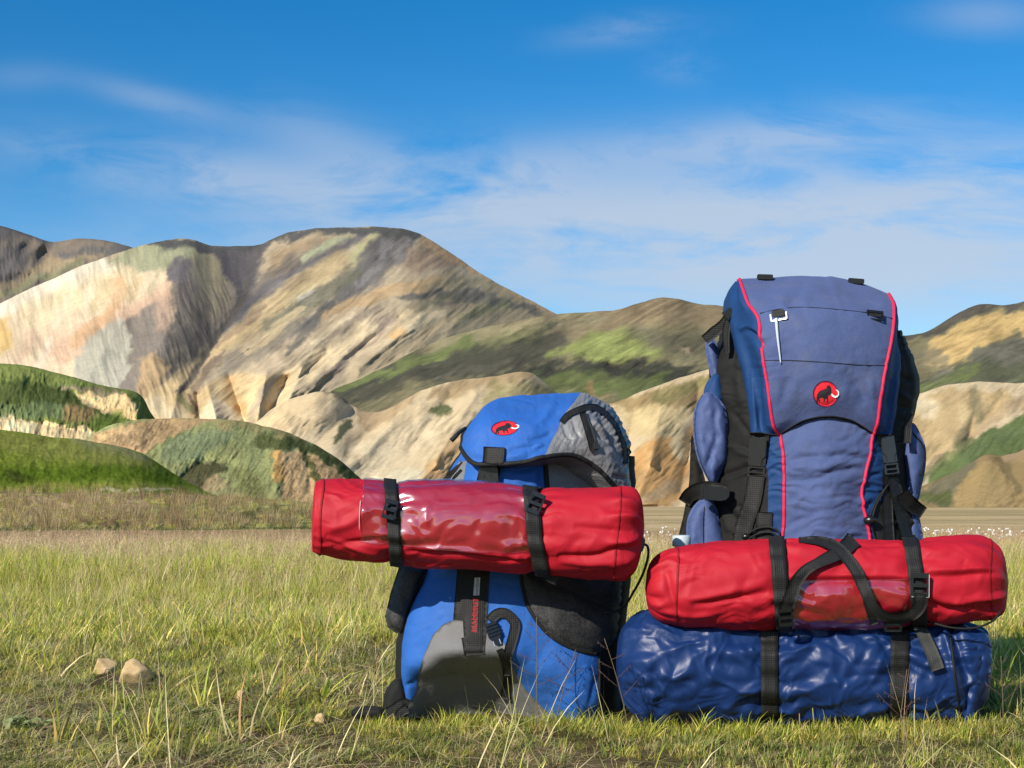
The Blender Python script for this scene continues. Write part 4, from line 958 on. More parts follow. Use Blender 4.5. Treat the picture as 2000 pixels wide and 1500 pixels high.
f_sack = fabric('blue_coated_nylon', (.006, .027, .115), 0.44, 0.25, 0.12, 0.42, crease=0.22, crease_scale=46)
f_web = fabric('black_webbing', (.0115, .0115, .011), 0.6, 0.2, 0.8, 0.32, weave=75)
f_webg = fabric('grey_webbing', (.045, .046, .042), 0.75, 0.25, 0.8, 0.3, weave=75)
f_mesh = fabric('black_mesh_cloth', (.026, .026, .026), 0.5, 1.9, 1.2, 0.4, weave=120, dirt=0.05, grain=330)
f_pipe = fabric('red_piping', (.68, .02, .075), 0.6, 0.1, 0.4, 0.35)
f_bind = fabric('black_binding', (.012, .012, .012), 0.7, 0.2, 0.5, 0.3)
p_black = plain('black_plastic', (.010, .0105, .0105), 0.30, 0, 0.5)
p_steel = plain('white_metal', (.75, .77, .78), 0.28, 0.6, 0.5)
p_cord = plain('pale_cord', (.50, .56, .66), 0.6, 0, 0.3)
f_badge = fabric('red_embroidery', (.72, .022, .035), 0.75, 0.1, 0.9, 0.25)
f_badgek = fabric('dark_embroidery', (.02, .018, .022), 0.75, 0.1, 0.9, 0.25)
f_badgew = fabric('white_embroidery', (.85, .84, .80), 0.75, 0.05, 0.5, 0.25)
f_rim = fabric('violet_embroidery', (.10, .012, .06), 0.75, 0.05, 0.5, 0.25)
# thin clear vinyl film
m_film, t = material('clear_vinyl')
c = t.new('ShaderNodeTexCoord')
n = t.new('ShaderNodeTexNoise', ins={'Vector': c.outputs['Object'], 'Scale': 9.0, 'Detail': 3.0, 'Roughness': 0.5, 'Distortion': 1.0})
b = t.new('ShaderNodeBump', ins={'Strength': 0.3, 'Distance': 0.003, 'Height': n.outputs[0]})
fr = t.new('ShaderNodeLayerWeight', ins={'Blend': 0.5, 'Normal': b.outputs[0]})
gl = t.new('ShaderNodeBsdfGlossy', ins={'Color': (1, 1, 1, 1), 'Roughness': 0.17, 'Normal': b.outputs[0]})
tr = t.new('ShaderNodeBsdfTransparent', ins={'Color': (.985, .975, .99, 1)})
mx = t.new('ShaderNodeMixShader', ins={0: t.math('ADD', t.math('MULTIPLY', t.math('POWER', fr.outputs['Facing'], 4.0), 0.6), 0.09, clamp=True), 1: tr.outputs[0], 2: gl.outputs[0]})
t.new('ShaderNodeOutputMaterial', ins={'Surface': mx.outputs[0]})

MAMMOTH = [(-21, -20), (-19, -9), (-18, 0), (-13, 7), (-4, 11), (3, 13), (6, 20), (11, 21), (15, 16), (17, 8), (16, 1), (13, -3), (9, -2), (8, -9), (9, -19), (6, -20), (5, -12), (3, -10), (1, -12), (1, -19), (-2, -19),
           (-3, -9), (-9, -8), (-12, -10), (-11, -19), (-14, -19), (-16, -12), (-18, -20)]
TUSK = [(14, 0), (18, -5), (24, -8), (30, -6), (34, -1), (34, 6), (30, 11), (26, 12), (26, 10), (29, 8), (31, 4), (30, -1), (26, -3.5), (21, -1.5), (17, 3)]
def badge(cx, cy, rx, ry, surf, parent, k, rot=0.0, shear=0.0):
    """round embroidered emblem: red disc, dark mammoth, white tusk"""
    ca, sa = math.cos(rot), math.sin(rot)
    def tr(p, sx, sy):
        x, y = p[0] * sx, p[1] * sy
        return (cx + x * ca - y * sa, cy - (x * sa + y * ca))
    circ = [(math.cos(a), math.sin(a)) for a in np.linspace(0, 2 * math.pi, 40, endpoint=False)]
    b = panel('badge', [tr(p, rx, ry) for p in circ], surf, f_rim, parent, 0.0006, 0.0012, 3.0, False)
    panel('badge_disc', [tr(p, rx * .91, ry * .91) for p in circ], surf, f_badge, b, 0.0014, 0.0012, 3.0, False)
    q = k * ry / rx
    e = panel('emblem', [tr((p[0] - 2, p[1] - 1), k, q) for p in MAMMOTH], surf, f_badgek, b, 0.0026, 0.0010, 2.0, False)
    panel('emblem_tusk', [tr((p[0] - 2, p[1] - 1), k, q) for p in TUSK], surf, f_badgew, b, 0.0032, 0.0010, 2.0, False)
    return b
def text_mesh(body, size, frame, mat, parent, name='lettering'):
    cu = bpy.data.curves.new('lettering', 'FONT'); cu.body = body; cu.size = size; cu.align_x = 'CENTER'; cu.align_y = 'CENTER'; cu.extrude = 0.0002; cu.resolution_u = 2
    ob = bpy.data.objects.new('lettering_source', cu); COL.objects.link(ob)
    dg = bpy.context.evaluated_depsgraph_get(); me = bpy.data.meshes.new_from_object(ob.evaluated_get(dg))
    bpy.data.objects.remove(ob)
    me.transform(frame)
    v = np.array([q.co[:] for q in me.vertices]); f = [list(p.vertices) for p in me.polygons]
    bpy.data.meshes.remove(me)
    return mk(name, v, f, mat, parent, smooth=False)

# =================================================================== large violet-blue pack
big = thing('backpack', 'tall violet-blue backpack with red piping and navy sides', 'backpack', P(1600, 1405, 3.05) * np.array([1, 1, 0]))
back = lambda col, d, dx=0: [(p[0] + dx, p[1], d) for p in col]
# --- main sack under the lid
bL = [(1418, 640, 3.09), (1396, 720, 3.09), (1402, 775, 3.085), (1418, 830, 3.07), (1408, 900, 3.07), (1395, 960, 3.07), (1388, 1060, 3.07), (1385, 1245, 3.07)]
bLm = [(1436, 640, 3.04), (1440, 720, 3.025), (1446, 800, 3.005), (1450, 880, 2.995), (1448, 960, 2.99), (1445, 1060, 2.99), (1445, 1245, 3.0)]
bLn = [(1470, 650, 3.01), (1474, 760, 2.985), (1488, 850, 2.965), (1500, 930, 2.957), (1500, 1000, 2.955), (1508, 1060, 2.957), (1508, 1245, 2.97)]
bLp = [(1502, 650, 2.985), (1513, 790, 2.962), (1524, 850, 2.945), (1530, 900, 2.937), (1531, 980, 2.936), (1530, 1020, 2.94), (1527, 1060, 2.945), (1527, 1245, 2.955)]
bC1 = [(1560, 650, 2.97), (1575, 790, 2.94), (1580, 850, 2.923), (1583, 900, 2.912), (1585, 980, 2.908), (1585, 1040, 2.915), (1585, 1245, 2.93)]
bC2 = [(1615, 650, 2.965), (1615, 790, 2.93), (1615, 850, 2.913), (1613, 900, 2.902), (1612, 980, 2.898), (1612, 1040, 2.906), (1612, 1245, 2.925)]
bC3 = [(1665, 650, 2.97), (1658, 790, 2.94), (1655, 850, 2.922), (1650, 900, 2.912), (1645, 980, 2.908), (1648, 1040, 2.914), (1650, 1245, 2.93)]
bRp = [(1722, 650, 2.985), (1709, 790, 2.962), (1704, 850, 2.945), (1700, 890, 2.938), (1688, 935, 2.936), (1684, 975, 2.938), (1690, 1010, 2.942), (1699, 1050, 2.946), (1703, 1245, 2.955)]
bRn = [(1742, 650, 3.01), (1745, 760, 2.99), (1730, 850, 2.968), (1724, 930, 2.96), (1727, 1000, 2.96), (1735, 1060, 2.962), (1735, 1245, 2.975)]
bRm = [(1752, 648, 3.03), (1768, 720, 3.02), (1772, 780, 3.02), (1755, 850, 3.0), (1752, 930, 2.99), (1757, 1000, 2.99), (1762, 1060, 2.99), (1762, 1245, 3.0)]
bR = [(1757, 646, 3.06), (1776, 690, 3.065), (1790, 740, 3.07), (1787, 790, 3.07), (1770, 845, 3.06), (1772, 920, 3.055), (1780, 1000, 3.05), (1785, 1060, 3.05), (1785, 1245, 3.05)]
bigfolds = [([(1533, 905), (1570, 893), (1610, 890), (1640, 888)], 7, -.006), ([(1600, 905), (1650, 888), (1698, 902)], 7, -.006), ([(1535, 940), (1590, 935), (1640, 918), (1692, 915)], 7, -.006), ([(1536, 918), (1600, 912), (1660, 905)], 9, .005),
            ([(1540, 965), (1600, 955), (1680, 960)], 10, -.003), ([(1600, 975), (1660, 970), (1684, 978)], 5, -.003), ([(1536, 990), (1580, 1000)], 6, -.003), ([(1540, 1025), (1575, 1010)], 6, -.003), ([(1660, 985), (1686, 990)], 5, -.004), ([(1580, 1030), (1640, 1040), (1690, 1030)], 8, .003),
            ([(1410, 860), (1440, 880), (1480, 900)], 8, .005), ([(1400, 930), (1440, 920), (1480, 905)], 6, -.008), ([(1412, 940), (1450, 925), (1490, 915)], 6, .005), ([(1420, 990), (1440, 1020), (1455, 1030)], 5, -.006), ([(1410, 1000), (1425, 1040)], 5, .005), ([(1440, 985), (1460, 1005)], 5, -.005),
            ([(1430, 690), (1445, 760), (1452, 800)], 9, .007), ([(1440, 650), (1432, 690), (1438, 740)], 6, -.006), ([(1445, 720), (1460, 760)], 5, -.004), ([(1425, 800), (1450, 830), (1465, 850)], 6, -.006), ([(1410, 740), (1420, 790)], 7, .005),
            ([(1755, 735), (1788, 745)], 6, -.006), ([(1752, 765), (1785, 785)], 6, .006), ([(1750, 790), (1780, 800)], 5, -.005), ([(1745, 845), (1770, 810)], 5, .005), ([(1700, 880), (1722, 886)], 4, -.004), ([(1692, 930), (1722, 925)], 4, -.005), ([(1690, 955), (1722, 960)], 4, .004), ([(1505, 915), (1527, 920)], 4, -.004), ([(1505, 880), (1524, 890)], 5, .004)]
def big_disp(px, py, n):
    return folds(px, py, bigfolds) + 0.0020 * fbm(px / 60, py / 40, 2.0, 4) + creases(px / 100, py / 100, [(1.5, 5, .9, .0030), (1.2, 5, .9, .0025), (.4, 5, 1.0, .0022)], 6.0)
cols = [bL, bLm, bLn, bLp, bC1, bC2, bC3, bRp, bRn, bRm, bR, back(bR, 3.24, -12), back(bC2, 3.26), back(bL, 3.24, 12)]
BW, bi = loft(cols, 300, 14, big_disp)
bfront = loft_part('front_panel', BW, bi[3], bi[7], f_purple, big)
parts = [bfront,
         loft_part('side_panel', BW, bi[2], bi[3], f_navy, big), loft_part('side_panel', BW, bi[7], bi[8], f_navy, big),
         loft_part('gusset', BW, bi[0], bi[2], f_black, big), loft_part('gusset', BW, bi[8], bi[10], f_black, big)]
loft_part('back_panel', BW, bi[10], bi[13] + 14, f_black, big)
S_body = Surf(parts)
# --- lid
lL = [(1440, 549, 3.10), (1424, 575, 3.075), (1419, 605, 3.06), (1421, 630, 3.05), (1438, 685, 3.02), (1455, 760, 3.0), (1467, 846, 2.985)]
lLm = [(1442, 547, 3.075), (1440, 590, 3.005), (1447, 630, 2.985), (1465, 690, 2.965), (1480, 770, 2.95), (1492, 847, 2.955)]
lLp = [(1444, 545, 3.055), (1460, 590, 2.965), (1480, 622, 2.925), (1487, 680, 2.905), (1500, 770, 2.905), (1510, 830, 2.922), (1520, 848, 2.942)]
lC1 = [(1510, 542, 3.06), (1528, 588, 2.945), (1545, 612, 2.905), (1550, 690, 2.890), (1560, 770, 2.899), (1566, 823, 2.924)]
lC2 = [(1590, 540, 3.06), (1602, 585, 2.94), (1610, 606, 2.90), (1612, 690, 2.881), (1614, 770, 2.891), (1616, 814, 2.915)]
lC3 = [(1668, 549, 3.06), (1674, 592, 2.945), (1677, 614, 2.905), (1673, 690, 2.890), (1668, 770, 2.899), (1664, 822, 2.924)]
lRp = [(1736, 574, 3.045), (1746, 600, 2.975), (1743, 650, 2.93), (1726, 740, 2.91), (1714, 825, 2.925), (1707, 848, 2.942)]
lRm = [(1739, 578, 3.07), (1749, 610, 3.02), (1748, 660, 2.98), (1743, 740, 2.96), (1733, 820, 2.955), (1727, 850, 2.958)]
lR = [(1740, 581, 3.10), (1750, 616, 3.07), (1752, 665, 3.04), (1761, 705, 3.03), (1754, 775, 3.01), (1744, 852, 2.99)]
lidfolds = [([(1560, 600), (1580, 570), (1600, 565), (1640, 560)], 14, .006), ([(1535, 600), (1560, 575), (1575, 555)], 8, -.005), ([(1660, 730), (1680, 760), (1690, 790)], 8, -.004), ([(1700, 740), (1705, 780)], 6, .003), ([(1540, 735), (1530, 770), (1520, 800)], 8, -.003), ([(1560, 730), (1545, 790)], 10, .002),
            ([(1455, 640), (1475, 655), (1490, 680)], 6, -.014), ([(1440, 640), (1470, 645), (1492, 665)], 7, .006), ([(1478, 700), (1483, 780), (1485, 840)], 4, -.006), ([(1495, 740), (1500, 830)], 4, -.004), ([(1468, 720), (1474, 800), (1478, 842)], 4, .005), ([(1460, 570), (1462, 610)], 6, -.004), ([(1740, 740), (1735, 800)], 4, -.004), ([(1752, 720), (1742, 800)], 4, .004),
            ([(1640, 560), (1680, 580), (1720, 590)], 12, -.004)]
def lid_disp(px, py, n):
    side = ((px < 1500 - (py > 700) * 0) & (px < 1480)).astype(float)
    return folds(px, py, lidfolds) + 0.0022 * fbm(px / 70, py / 70, 5.0, 4) + creases(px / 100, py / 100, [(.3, 3, .7, .0016), (-.4, 3, .7, .0016), (1.3, 3.5, .8, .0012)], 4.0)
cols = [lL, lLm, lLp, lC1, lC2, lC3, lRp, lRm, lR, back(lR, 3.25, -10), back(lC2, 3.27), back(lL, 3.25, 10)]
LW, li = loft(cols, 220, 14, lid_disp)
lid = loft_part('lid', LW, li[2], li[6], f_purple, big)
lidL = loft_part('lid_side', LW, li[0], li[2], f_navy, lid); lidR = loft_part('lid_side', LW, li[6], li[8], f_navy, lid)
ncol = LW.shape[1]
loft_part('lid_back', LW, li[8], ncol, f_navy, lid)
# closed top and hem of the lid
for r, nm in ((0, 'lid_top'), (LW.shape[0] - 1, 'lid_underside')):
    ring = LW[r]; cen = ring.mean(0); vv = np.vstack([ring, ring * .5 + cen * .5, cen]); m_ = ncol
    ff = [[j, (j + 1) % m_, m_ + (j + 1) % m_, m_ + j] for j in range(m_)] + [[m_ + j, m_ + (j + 1) % m_, 2 * m_] for j in range(m_)]
    mk(nm, vv, ff, f_purple if r == 0 else f_black, lid)
S_lid = Surf([lid, lidL, lidR]); S_all = Surf([lid, lidL, lidR] + parts)
tube3('piping', LW[:, li[2]] + np.array([0, -.0015, 0]), .0034, f_pipe, lid); tube3('piping', LW[:, li[6]] + np.array([0, -.0015, 0]), .0034, f_pipe, lid)
r0 = int(np.argmin(np.abs(unP(BW[:, bi[3]])[1] - 846)))
tube3('piping', BW[r0:, bi[3]] + np.array([0, -.0015, 0]), .0034, f_pipe, big); tube3('piping', BW[r0:, bi[7]] + np.array([0, -.0015, 0]), .0034, f_pipe, big)
cord('seam', [(1484, 612), (1520, 604), (1560, 600), (1620, 603), (1700, 612), (1743, 622)], .0009, S_lid, f_bind, lid, .0004)
cord('seam', [(1490, 704), (1540, 704), (1600, 707), (1680, 713), (1730, 714)], .0009, S_lid, f_bind, lid, .0004)
hem = LW[-1, li[0]:li[8] + 1]
tube3('hem_cord', hem + np.array([0, -.001, 0.001]), .0014, f_bind, lid)
badge(1612.5, 769.5, 25, 26, S_lid, lid, 0.82)
# lash tabs on the lid
for (x, y, a) in ((1521, 616, 4), (1708, 617, -3)):
    m_ = frame_at(x, y, S_lid, a, 0.001)
    w_ = solid('lash_tab', [(rect(-13, -4, 13, 11, 2), 0, 3.2)], m_, f_web, lid, 0.0008)
    ring = [(rect(-18, -13, 18, -9.5, 1.6), 1.5, 5), (rect(-18, -13, -14.5, 4, 1.2), 1.5, 5), (rect(14.5, -13, 18, 4, 1.2), 1.5, 5)]
    if x > 1600: ring.append((rect(-18, 4, 18, 10, 1.6), 1.5, 5.5))
    solid('lash_ring', ring, m_, p_steel if False else p_black, w_, 0.0009)
m_ = frame_at(1521, 616, S_lid, 4, 0.0045)
solid('ring_edge', [(rect(-16, -12.2, 16, -11.0, .5), 0, 1.6)], m_, p_steel, lid, 0.0004)
cord('zip_cord', [(1516, 622), (1518, 650), (1522, 685), (1525, 710)], [.0036, .0028, .0022, .0014], S_lid, p_cord, lid, .004)
for (x, y, a) in ((1494, 541, -2), (1672, 549, -5)):
    m_ = frame_at(x, y, None, a, 0.0, depth=3.05)
    solid('top_tab', [(rect(-17, -6, 17, 5.5, 2), -6, 6)], m_, p_black, lid, 0.0014)
# --- side straps, buckles
p_buckle = plain('buckle_plastic', (.030, .033, .033), 0.24, 0, 0.6)
b1 = side_buckle(1480, 893, S_all, big, p_buckle, 264, 36, 84, .006)
b2 = side_buckle(1733, 890, S_all, big, p_buckle, 276, 32, 80, .006)
ribbon('strap', [(1484, 846), (1482, 868)], 38, S_all, f_web, big, .003)
ribbon('strap', [(1728, 848), (1730, 868)], 30, S_all, f_web, big, .003)
ribbon('strap', [(1477, 928), (1470, 975), (1455, 1020), (1446, 1066)], 34, S_body, f_web, big, .004)
ribbon('strap', [(1493, 1000), (1490, 1066)], 32, S_body, f_web, big, .002)
ribbon('strap', [(1736, 928), (1734, 990), (1738, 1066)], 20, S_body, f_web, big, .004)
ribbon('strap', [(1744, 932), (1757, 985), (1772, 1030), (1782, 1066)], [20, 26, 30, 30], S_body, f_web, big, .009)
cord('drawcord', [(1450, 1060), (1458, 1046), (1480, 1032), (1505, 1030), (1522, 1040), (1520, 1054)], .0022, S_body, f_bind, big, .010)
cord('drawcord', [(1456, 1062), (1466, 1050), (1490, 1040), (1512, 1042), (1518, 1058)], .0022, S_body, f_bind, big, .012)
cord('drawcord', [(1430, 1045), (1450, 1010), (1462, 985)], .0016, S_body, f_bind, big, .006)
cord('drawcord', [(1737, 945), (1716, 970), (1702, 1000), (1698, 1014), (1704, 1036), (1712, 1060)], .0018, S_body, f_bind, big, .009)
cord('drawcord', [(1735, 946), (1722, 966), (1710, 990), (1704, 1012)], .0018, S_body, f_bind, big, .011)
for x, y, r_ in ((1700, 1016, .0105), (1457, 1048, .007)):
    p_ = P(x, y, float(S_body.hit(np.array([x]), np.array([y]))[0][0, 1]) - .012)
    th = np.linspace(0, math.pi, 9)
    tube3('cord_lock', np.stack([p_[0] + np.linspace(-1.3, 1.3, 11) * r_, p_[1] + 0 * np.linspace(0, 1, 11), p_[2] + 0 * np.linspace(0, 1, 11)], 1), r_ * np.sin(np.linspace(.35, math.pi - .35, 11)), p_black, big, 12)
panel('webbing_patch', [(1706, 985), (1724, 978), (1734, 1000), (1738, 1060), (1708, 1060)], S_body, f_web, big, .001, .002, 6, False)
# --- left compression strap over the pocket
def pk_disp(seed, a=.0035): return lambda x, y: a * fbm(x / 26, y / 40, seed, 3) + creases(x / 100, y / 100, [(.2, 6, 1.6, .0055), (-.5, 5, 1.6, .005), (1.0, 5, 1.5, .004)], seed + 3)
pl = [([(1395, 790), (1398, 850), (1385, 900), (1378, 935)], 5, -.010), ([(1410, 800), (1395, 850), (1390, 880)], 5, .006)]
inflate('side_pocket', [(1378, 668), (1393, 658), (1404, 690), (1408, 750), (1396, 752), (1384, 715)], 3.09, .02, f_pocket, big, 14, 5, disp=pk_disp(1.0, .001))
inflate('pocket_top', [(1374, 768), (1384, 742), (1402, 728), (1416, 760), (1418, 790), (1396, 800), (1386, 796)], 3.075, .03, f_navy, big, 24, 6, disp=pk_disp(2.0, .002))
kd = pk_disp(3.0)
inflate('side_pocket', [(1366, 778), (1384, 764), (1404, 778), (1420, 805), (1424, 850), (1422, 895), (1408, 925), (1394, 950), (1378, 930), (1362, 895), (1354, 850), (1355, 805)], 3.05, .034, f_pocket, big, 20, 5, disp=lambda x, y: kd(x, y) + folds(x, y, pl))
inflate('side_pocket', [(1345, 1085), (1340, 1040), (1345, 1005), (1360, 982), (1380, 970), (1396, 985), (1408, 1020), (1416, 1085)], 3.045, .034, f_pocket, big, 20, 5, disp=lambda x, y: pk_disp(4.0, .0015)(x, y) + folds(x, y, [([(1376, 975), (1374, 1075)], 2.5, -.004)]))
S_pl = Surf([o for o in big.children if o.type == 'MESH' and o.name.split('.')[0] == 'side_pocket'])
cord('pocket_zip', [(1372, 772), (1360, 800), (1358, 850), (1370, 905), (1388, 944)], .0010, S_pl, f_bind, big, .001)
cord('pocket_zip', [(1379, 974), (1374, 1010), (1374, 1070)], .0010, S_pl, f_bind, big, .001)
inflate('harness_edge', [(1352, 850), (1366, 900), (1378, 950), (1352, 1065), (1326, 1062), (1336, 1000), (1346, 940), (1348, 890)], 3.12, .012, f_black, big, 12, 8)
S_pk = Surf([o for o in big.children if o.type == 'MESH' and o.name.split('.')[0] in ('side_pocket', 'gusset', 'front_panel', 'side_panel', 'harness_edge')])
ribbon('compression_strap', [(1336, 982), (1348, 966), (1375, 956), (1420, 962)], [26, 30, 34, 30], S_pk, f_web, big, .006, depth=[3.12, 3.05, 3.0, 2.985])
m_ = frame_at(1400, 964, None, -4, 0, depth=2.978)
solid('buckle', [([(-28, -14), (8, -15), (20, -12), (26, -4), (26, 5), (20, 12), (8, 15), (-28, 14)], -4, 5), (rect(-34, -16, -29, 16, 1.5), -3, 4), (rect(-24, -16, -20, 16, 1.5), -2, 6.5)], m_, p_black, big, 0.0018)
ribbon('lid_strap', [(1428, 612), (1412, 634), (1395, 648), (1376, 664)], [18, 20, 22, 20], S_all, f_web, big, depth=[3.03, 3.03, 3.04, 3.05])
ribbon('lid_strap', [(1424, 622), (1418, 650), (1420, 690)], [16, 14, 10], S_all, f_web, big, depth=[3.03, 3.03, 3.03])
m_ = frame_at(1424, 612, None, 40, 0, depth=3.02); solid('buckle', [(rect(-10, -9, 10, 9, 2), -2, 4), (rect(-12, -11, -8, 11, 1), -1, 5)], m_, p_black, big, .001)
# --- right pocket
kr = pk_disp(6.0, .002)
pkR = inflate('side_pocket', [(1758, 848), (1768, 832), (1784, 826), (1798, 848), (1808, 875), (1808, 910), (1800, 950), (1790, 985), (1776, 985), (1764, 920)], 3.05, .035, f_pocket, big, 26, 6, disp=lambda x, y: kr(x, y) + folds(x, y, [([(1768, 900), (1776, 960)], 3, -.006)]))
cord('pocket_zip', [(1778, 830), (1782, 845), (1800, 866), (1804, 890), (1798, 930)], .0022, Surf([pkR]), f_bind, big, .001)
inflate('side_pocket', [(1768, 1085), (1772, 1010), (1786, 996), (1798, 1020), (1802, 1085)], 3.045, .03, f_pocket, big, 20, 6, disp=pk_disp(7.0, .001))
ribbon('strap', [(1778, 808), (1774, 835), (1772, 866)], [12, 14, 15], None, f_web, big, depth=[3.03, 3.0, 2.99])
ribbon('compression_strap', [(1762, 962), (1780, 985), (1804, 1002)], [26, 30, 24], None, f_web, big, depth=[2.97, 2.99, 3.03])
ribbon('strap', [(1744, 930), (1758, 965), (1772, 982)], [14, 14, 12], S_body, f_web, big, .005)

# --- bottle in the left pocket
bot = thing('bottle', 'pale plastic bottle cap poking up beside the violet-blue pack', 'bottle', P(1331, 1210, 3.02))
def lathe(name, prof, cx, d, mat, parent, seg=28):
    th = np.arange(seg) * 2 * math.pi / seg; V = []
    for r_, py in prof:
        c_ = P(cx, py, d); V.append(np.stack([c_[0] + r_ * np.cos(th), c_[1] + r_ * np.sin(th), c_[2] + 0 * th], 1))
    f = [list(q) for q in gridfaces(len(prof), seg, True)] + [list(range(seg)), [(len(prof) - 1) * seg + i for i in range(seg)][::-1]]
    o = mk(name, np.vstack(V), f, mat, parent)
    bm = bmesh.new(); bm.from_mesh(o.data); bmesh.ops.recalc_face_normals(bm, faces=bm.faces); bm.to_mesh(o.data); bm.free(); return o
lathe('cap', [(.012, 1045), (.0185, 1046), (.0198, 1048), (.0198, 1066), (.019, 1067)], 1331, 3.02, plain('cap_white', (.52, .60, .64), .4), bot)
lathe('body', [(.015, 1067.5), (.016, 1075), (.032, 1090), (.036, 1105), (.036, 1205), (.03, 1210)], 1331, 3.02, plain('bottle_body', (.45, .52, .55), .3), bot)

# =================================================================== blue sack strapped under the large pack
def gather(u, th, uc, w, amp, k, seed):
    g = np.exp(-np.abs(u - uc) / w)
    return amp * g * np.sin(k * th + 3.0 * noise(th * 1.5, u / 60, seed)) * (1 - np.exp(-(np.abs(u - uc) / 5) ** 2))
def sack_disp(u, th):
    x, z = u / 100.0, th * 1.15
    wx = x + .45 * fbm(x * 1.1, z * 1.1, 1.0, 2); wz = z + .45 * fbm(x * 1.1, z * 1.1, 5.0, 2)
    r1 = np.abs(noise(wx * .95 + .5 * wz, wz * 1.25 - .3 * wx, 2.0)) * 1.5 - .4
    r2 = np.abs(noise((wx + wz) * 1.5, (wz - wx) * 1.0, 9.0)) - .3 + .45 * (np.abs(noise((wx - wz) * 2.6, (wz + wx) * 1.7, 4.0)) - .3)
    ends = np.clip(1 - np.abs(u - 1600) / 420, 0, 1)
    s = 0.004 * r1 + creases(x, z, [(.95, 1.5, .22, -.0085), (-.9, 1.6, .22, .0075), (1.35, 1.7, .2, -.0080), (2.05, 2.4, .26, -.0060), (.5, 3.2, .32, -.0044), (1.6, 3.6, .3, .0034), (-.45, 3.6, .35, -.0040), (1.2, 6.0, .5, -.0020), (-.8, 6.5, .5, -.0018)], 3.0, -.2, .3) + 0.005 * fbm(x * .8, z * .9, 3.0, 2)
    s = s + gather(u, th, 1503, 60, .007, 11, 2.0) + gather(u, th, 1756, 55, .007, 10, 4.0)
    s = s - .010 * np.exp(-((u - 1503) / 26) ** 2) - .010 * np.exp(-((u - 1756) / 26) ** 2)
    s = s + .010 * np.exp(-((u - 1862 - 26 * (th - 1.5)) / 9) ** 2) - .012 * np.exp(-((u - 1880 - 26 * (th - 1.5)) / 10) ** 2)
    return s * np.clip((u - 1204) / 14, 0, 1) * np.clip((1937 - u) / 10, 0, 1)
sack = thing('sleeping_bag_sack', 'crinkled dark blue nylon stuff sack lying on the grass', 'stuff sack', P(1570, 1418, 2.92) * np.array([1, 1, 0]))
SK = Roll([(1203, 1296, 2, 2.93, .002), (1207, 1297, 46, 2.93, .05), (1222, 1299, 80, 2.93, .08), (1262, 1302, 108, 2.925, .108), (1340, 1306, 111, 2.92, .112), (1500, 1309, 108, 2.92, .110), (1620, 1310, 112, 2.92, .113), (1756, 1310, 107, 2.92, .110),
           (1850, 1310, 103, 2.92, .106), (1905, 1308, 90, 2.92, .095), (1928, 1300, 70, 2.92, .07), (1936, 1292, 38, 2.92, .04), (1938, 1290, 2, 2.92, .002)], sack_disp, 2.25)
sk = SK.mesh('sack_body', f_sack, sack, 320, 230)
inflate('sack_flap', [(1868, 1248), (1905, 1235), (1932, 1250), (1936, 1300), (1924, 1345), (1906, 1385), (1892, 1411), (1884, 1408), (1880, 1360), (1878, 1300)], 2.855, .022, f_sack, sack, 26, 6, disp=lambda x, y: .006 * (ridged(x / 30, y / 40, 3.0, 3) - .8) + folds(x, y, [([(1880, 1260), (1905, 1330), (1895, 1400)], 5, .006), ([(1932, 1260), (1900, 1300)], 5, -.006)]))
S_sk = Surf([o for o in sack.children])
SK.band('strap', lambda th: 1503 + 0 * th, 34, f_web, sack, .0015, .0022)
SK.band('strap', lambda th: 1757 + 3 * np.cos(th), 36, f_web, sack, .0015, .0022)
ribbon('webbing_tail', [(1792, 1215), (1806, 1245), (1822, 1280), (1832, 1308)], [24, 25, 26, 26], S_sk, f_webg, sack, .006, .0024, lift=[.016, .012, .008, .004])
cord('drawcord', [(1955, 1192), (1940, 1212), (1905, 1226), (1860, 1226), (1812, 1214)], .0022, S_sk, f_bind, sack, .012, depth=[2.82, 2.80, 2.80, 2.80, 2.82])
cord('seam', [(1852, 1215), (1858, 1260), (1866, 1330), (1878, 1405)], .0022, S_sk, f_bind, sack, .003)
m_ = frame_at(1744, 1226, None, 0, 0, depth=2.80); solid('buckle', [(rect(-17, -8, 17, -3, 1.5), -3, 3), (rect(-17, 3, 17, 8, 1.5), -3, 3), (rect(-17, -8, -12, 8, 1.5), -3, 3), (rect(12, -8, 17, 8, 1.5), -3, 3)], m_, p_black, sack, .001)
ribbon('strap_end', [(1503, 1408), (1505, 1425), (1508, 1440)], [34, 36, 38], None, f_web, sack, depth=[2.885, 2.87, 2.86])
ribbon('strap_end', [(1758, 1408), (1757, 1424), (1752, 1438)], [34, 36, 32], None, f_web, sack, depth=[2.885, 2.87, 2.86])

# =================================================================== red rolls
def roll_wr(seed, straps, mid):
    def f(u, th):
        x, z = u / 100.0, th * 0.9
        wx = x + .3 * fbm(x, z, seed, 2)
        s = .0020 * fbm(wx * .7, z * 1.6, seed + 1, 2, .4) + .0036 * (np.abs(noise(wx * .45, z * 1.4 + wx * .3, seed + 2)) - .3) + .0022 * fbm(wx * 1.2, z * .7, seed + 7, 2) + creases(x, z, [(1.35, 2.6, .35, -.0026), (1.75, 3.0, .35, .0026), (.35, 2.6, .45, -.0018), (2.3, 2.8, .4, -.0020), (1.5, 5.5, .5, -.0011), (.9, 5, .5, -.0010)], seed + 20, -.1, .35)
        for q in straps:
            s = s - .0055 * np.exp(-((u - q) / 16) ** 2) + gather(u, th, q, 45, .0040, 11, seed)
        return s
    return f
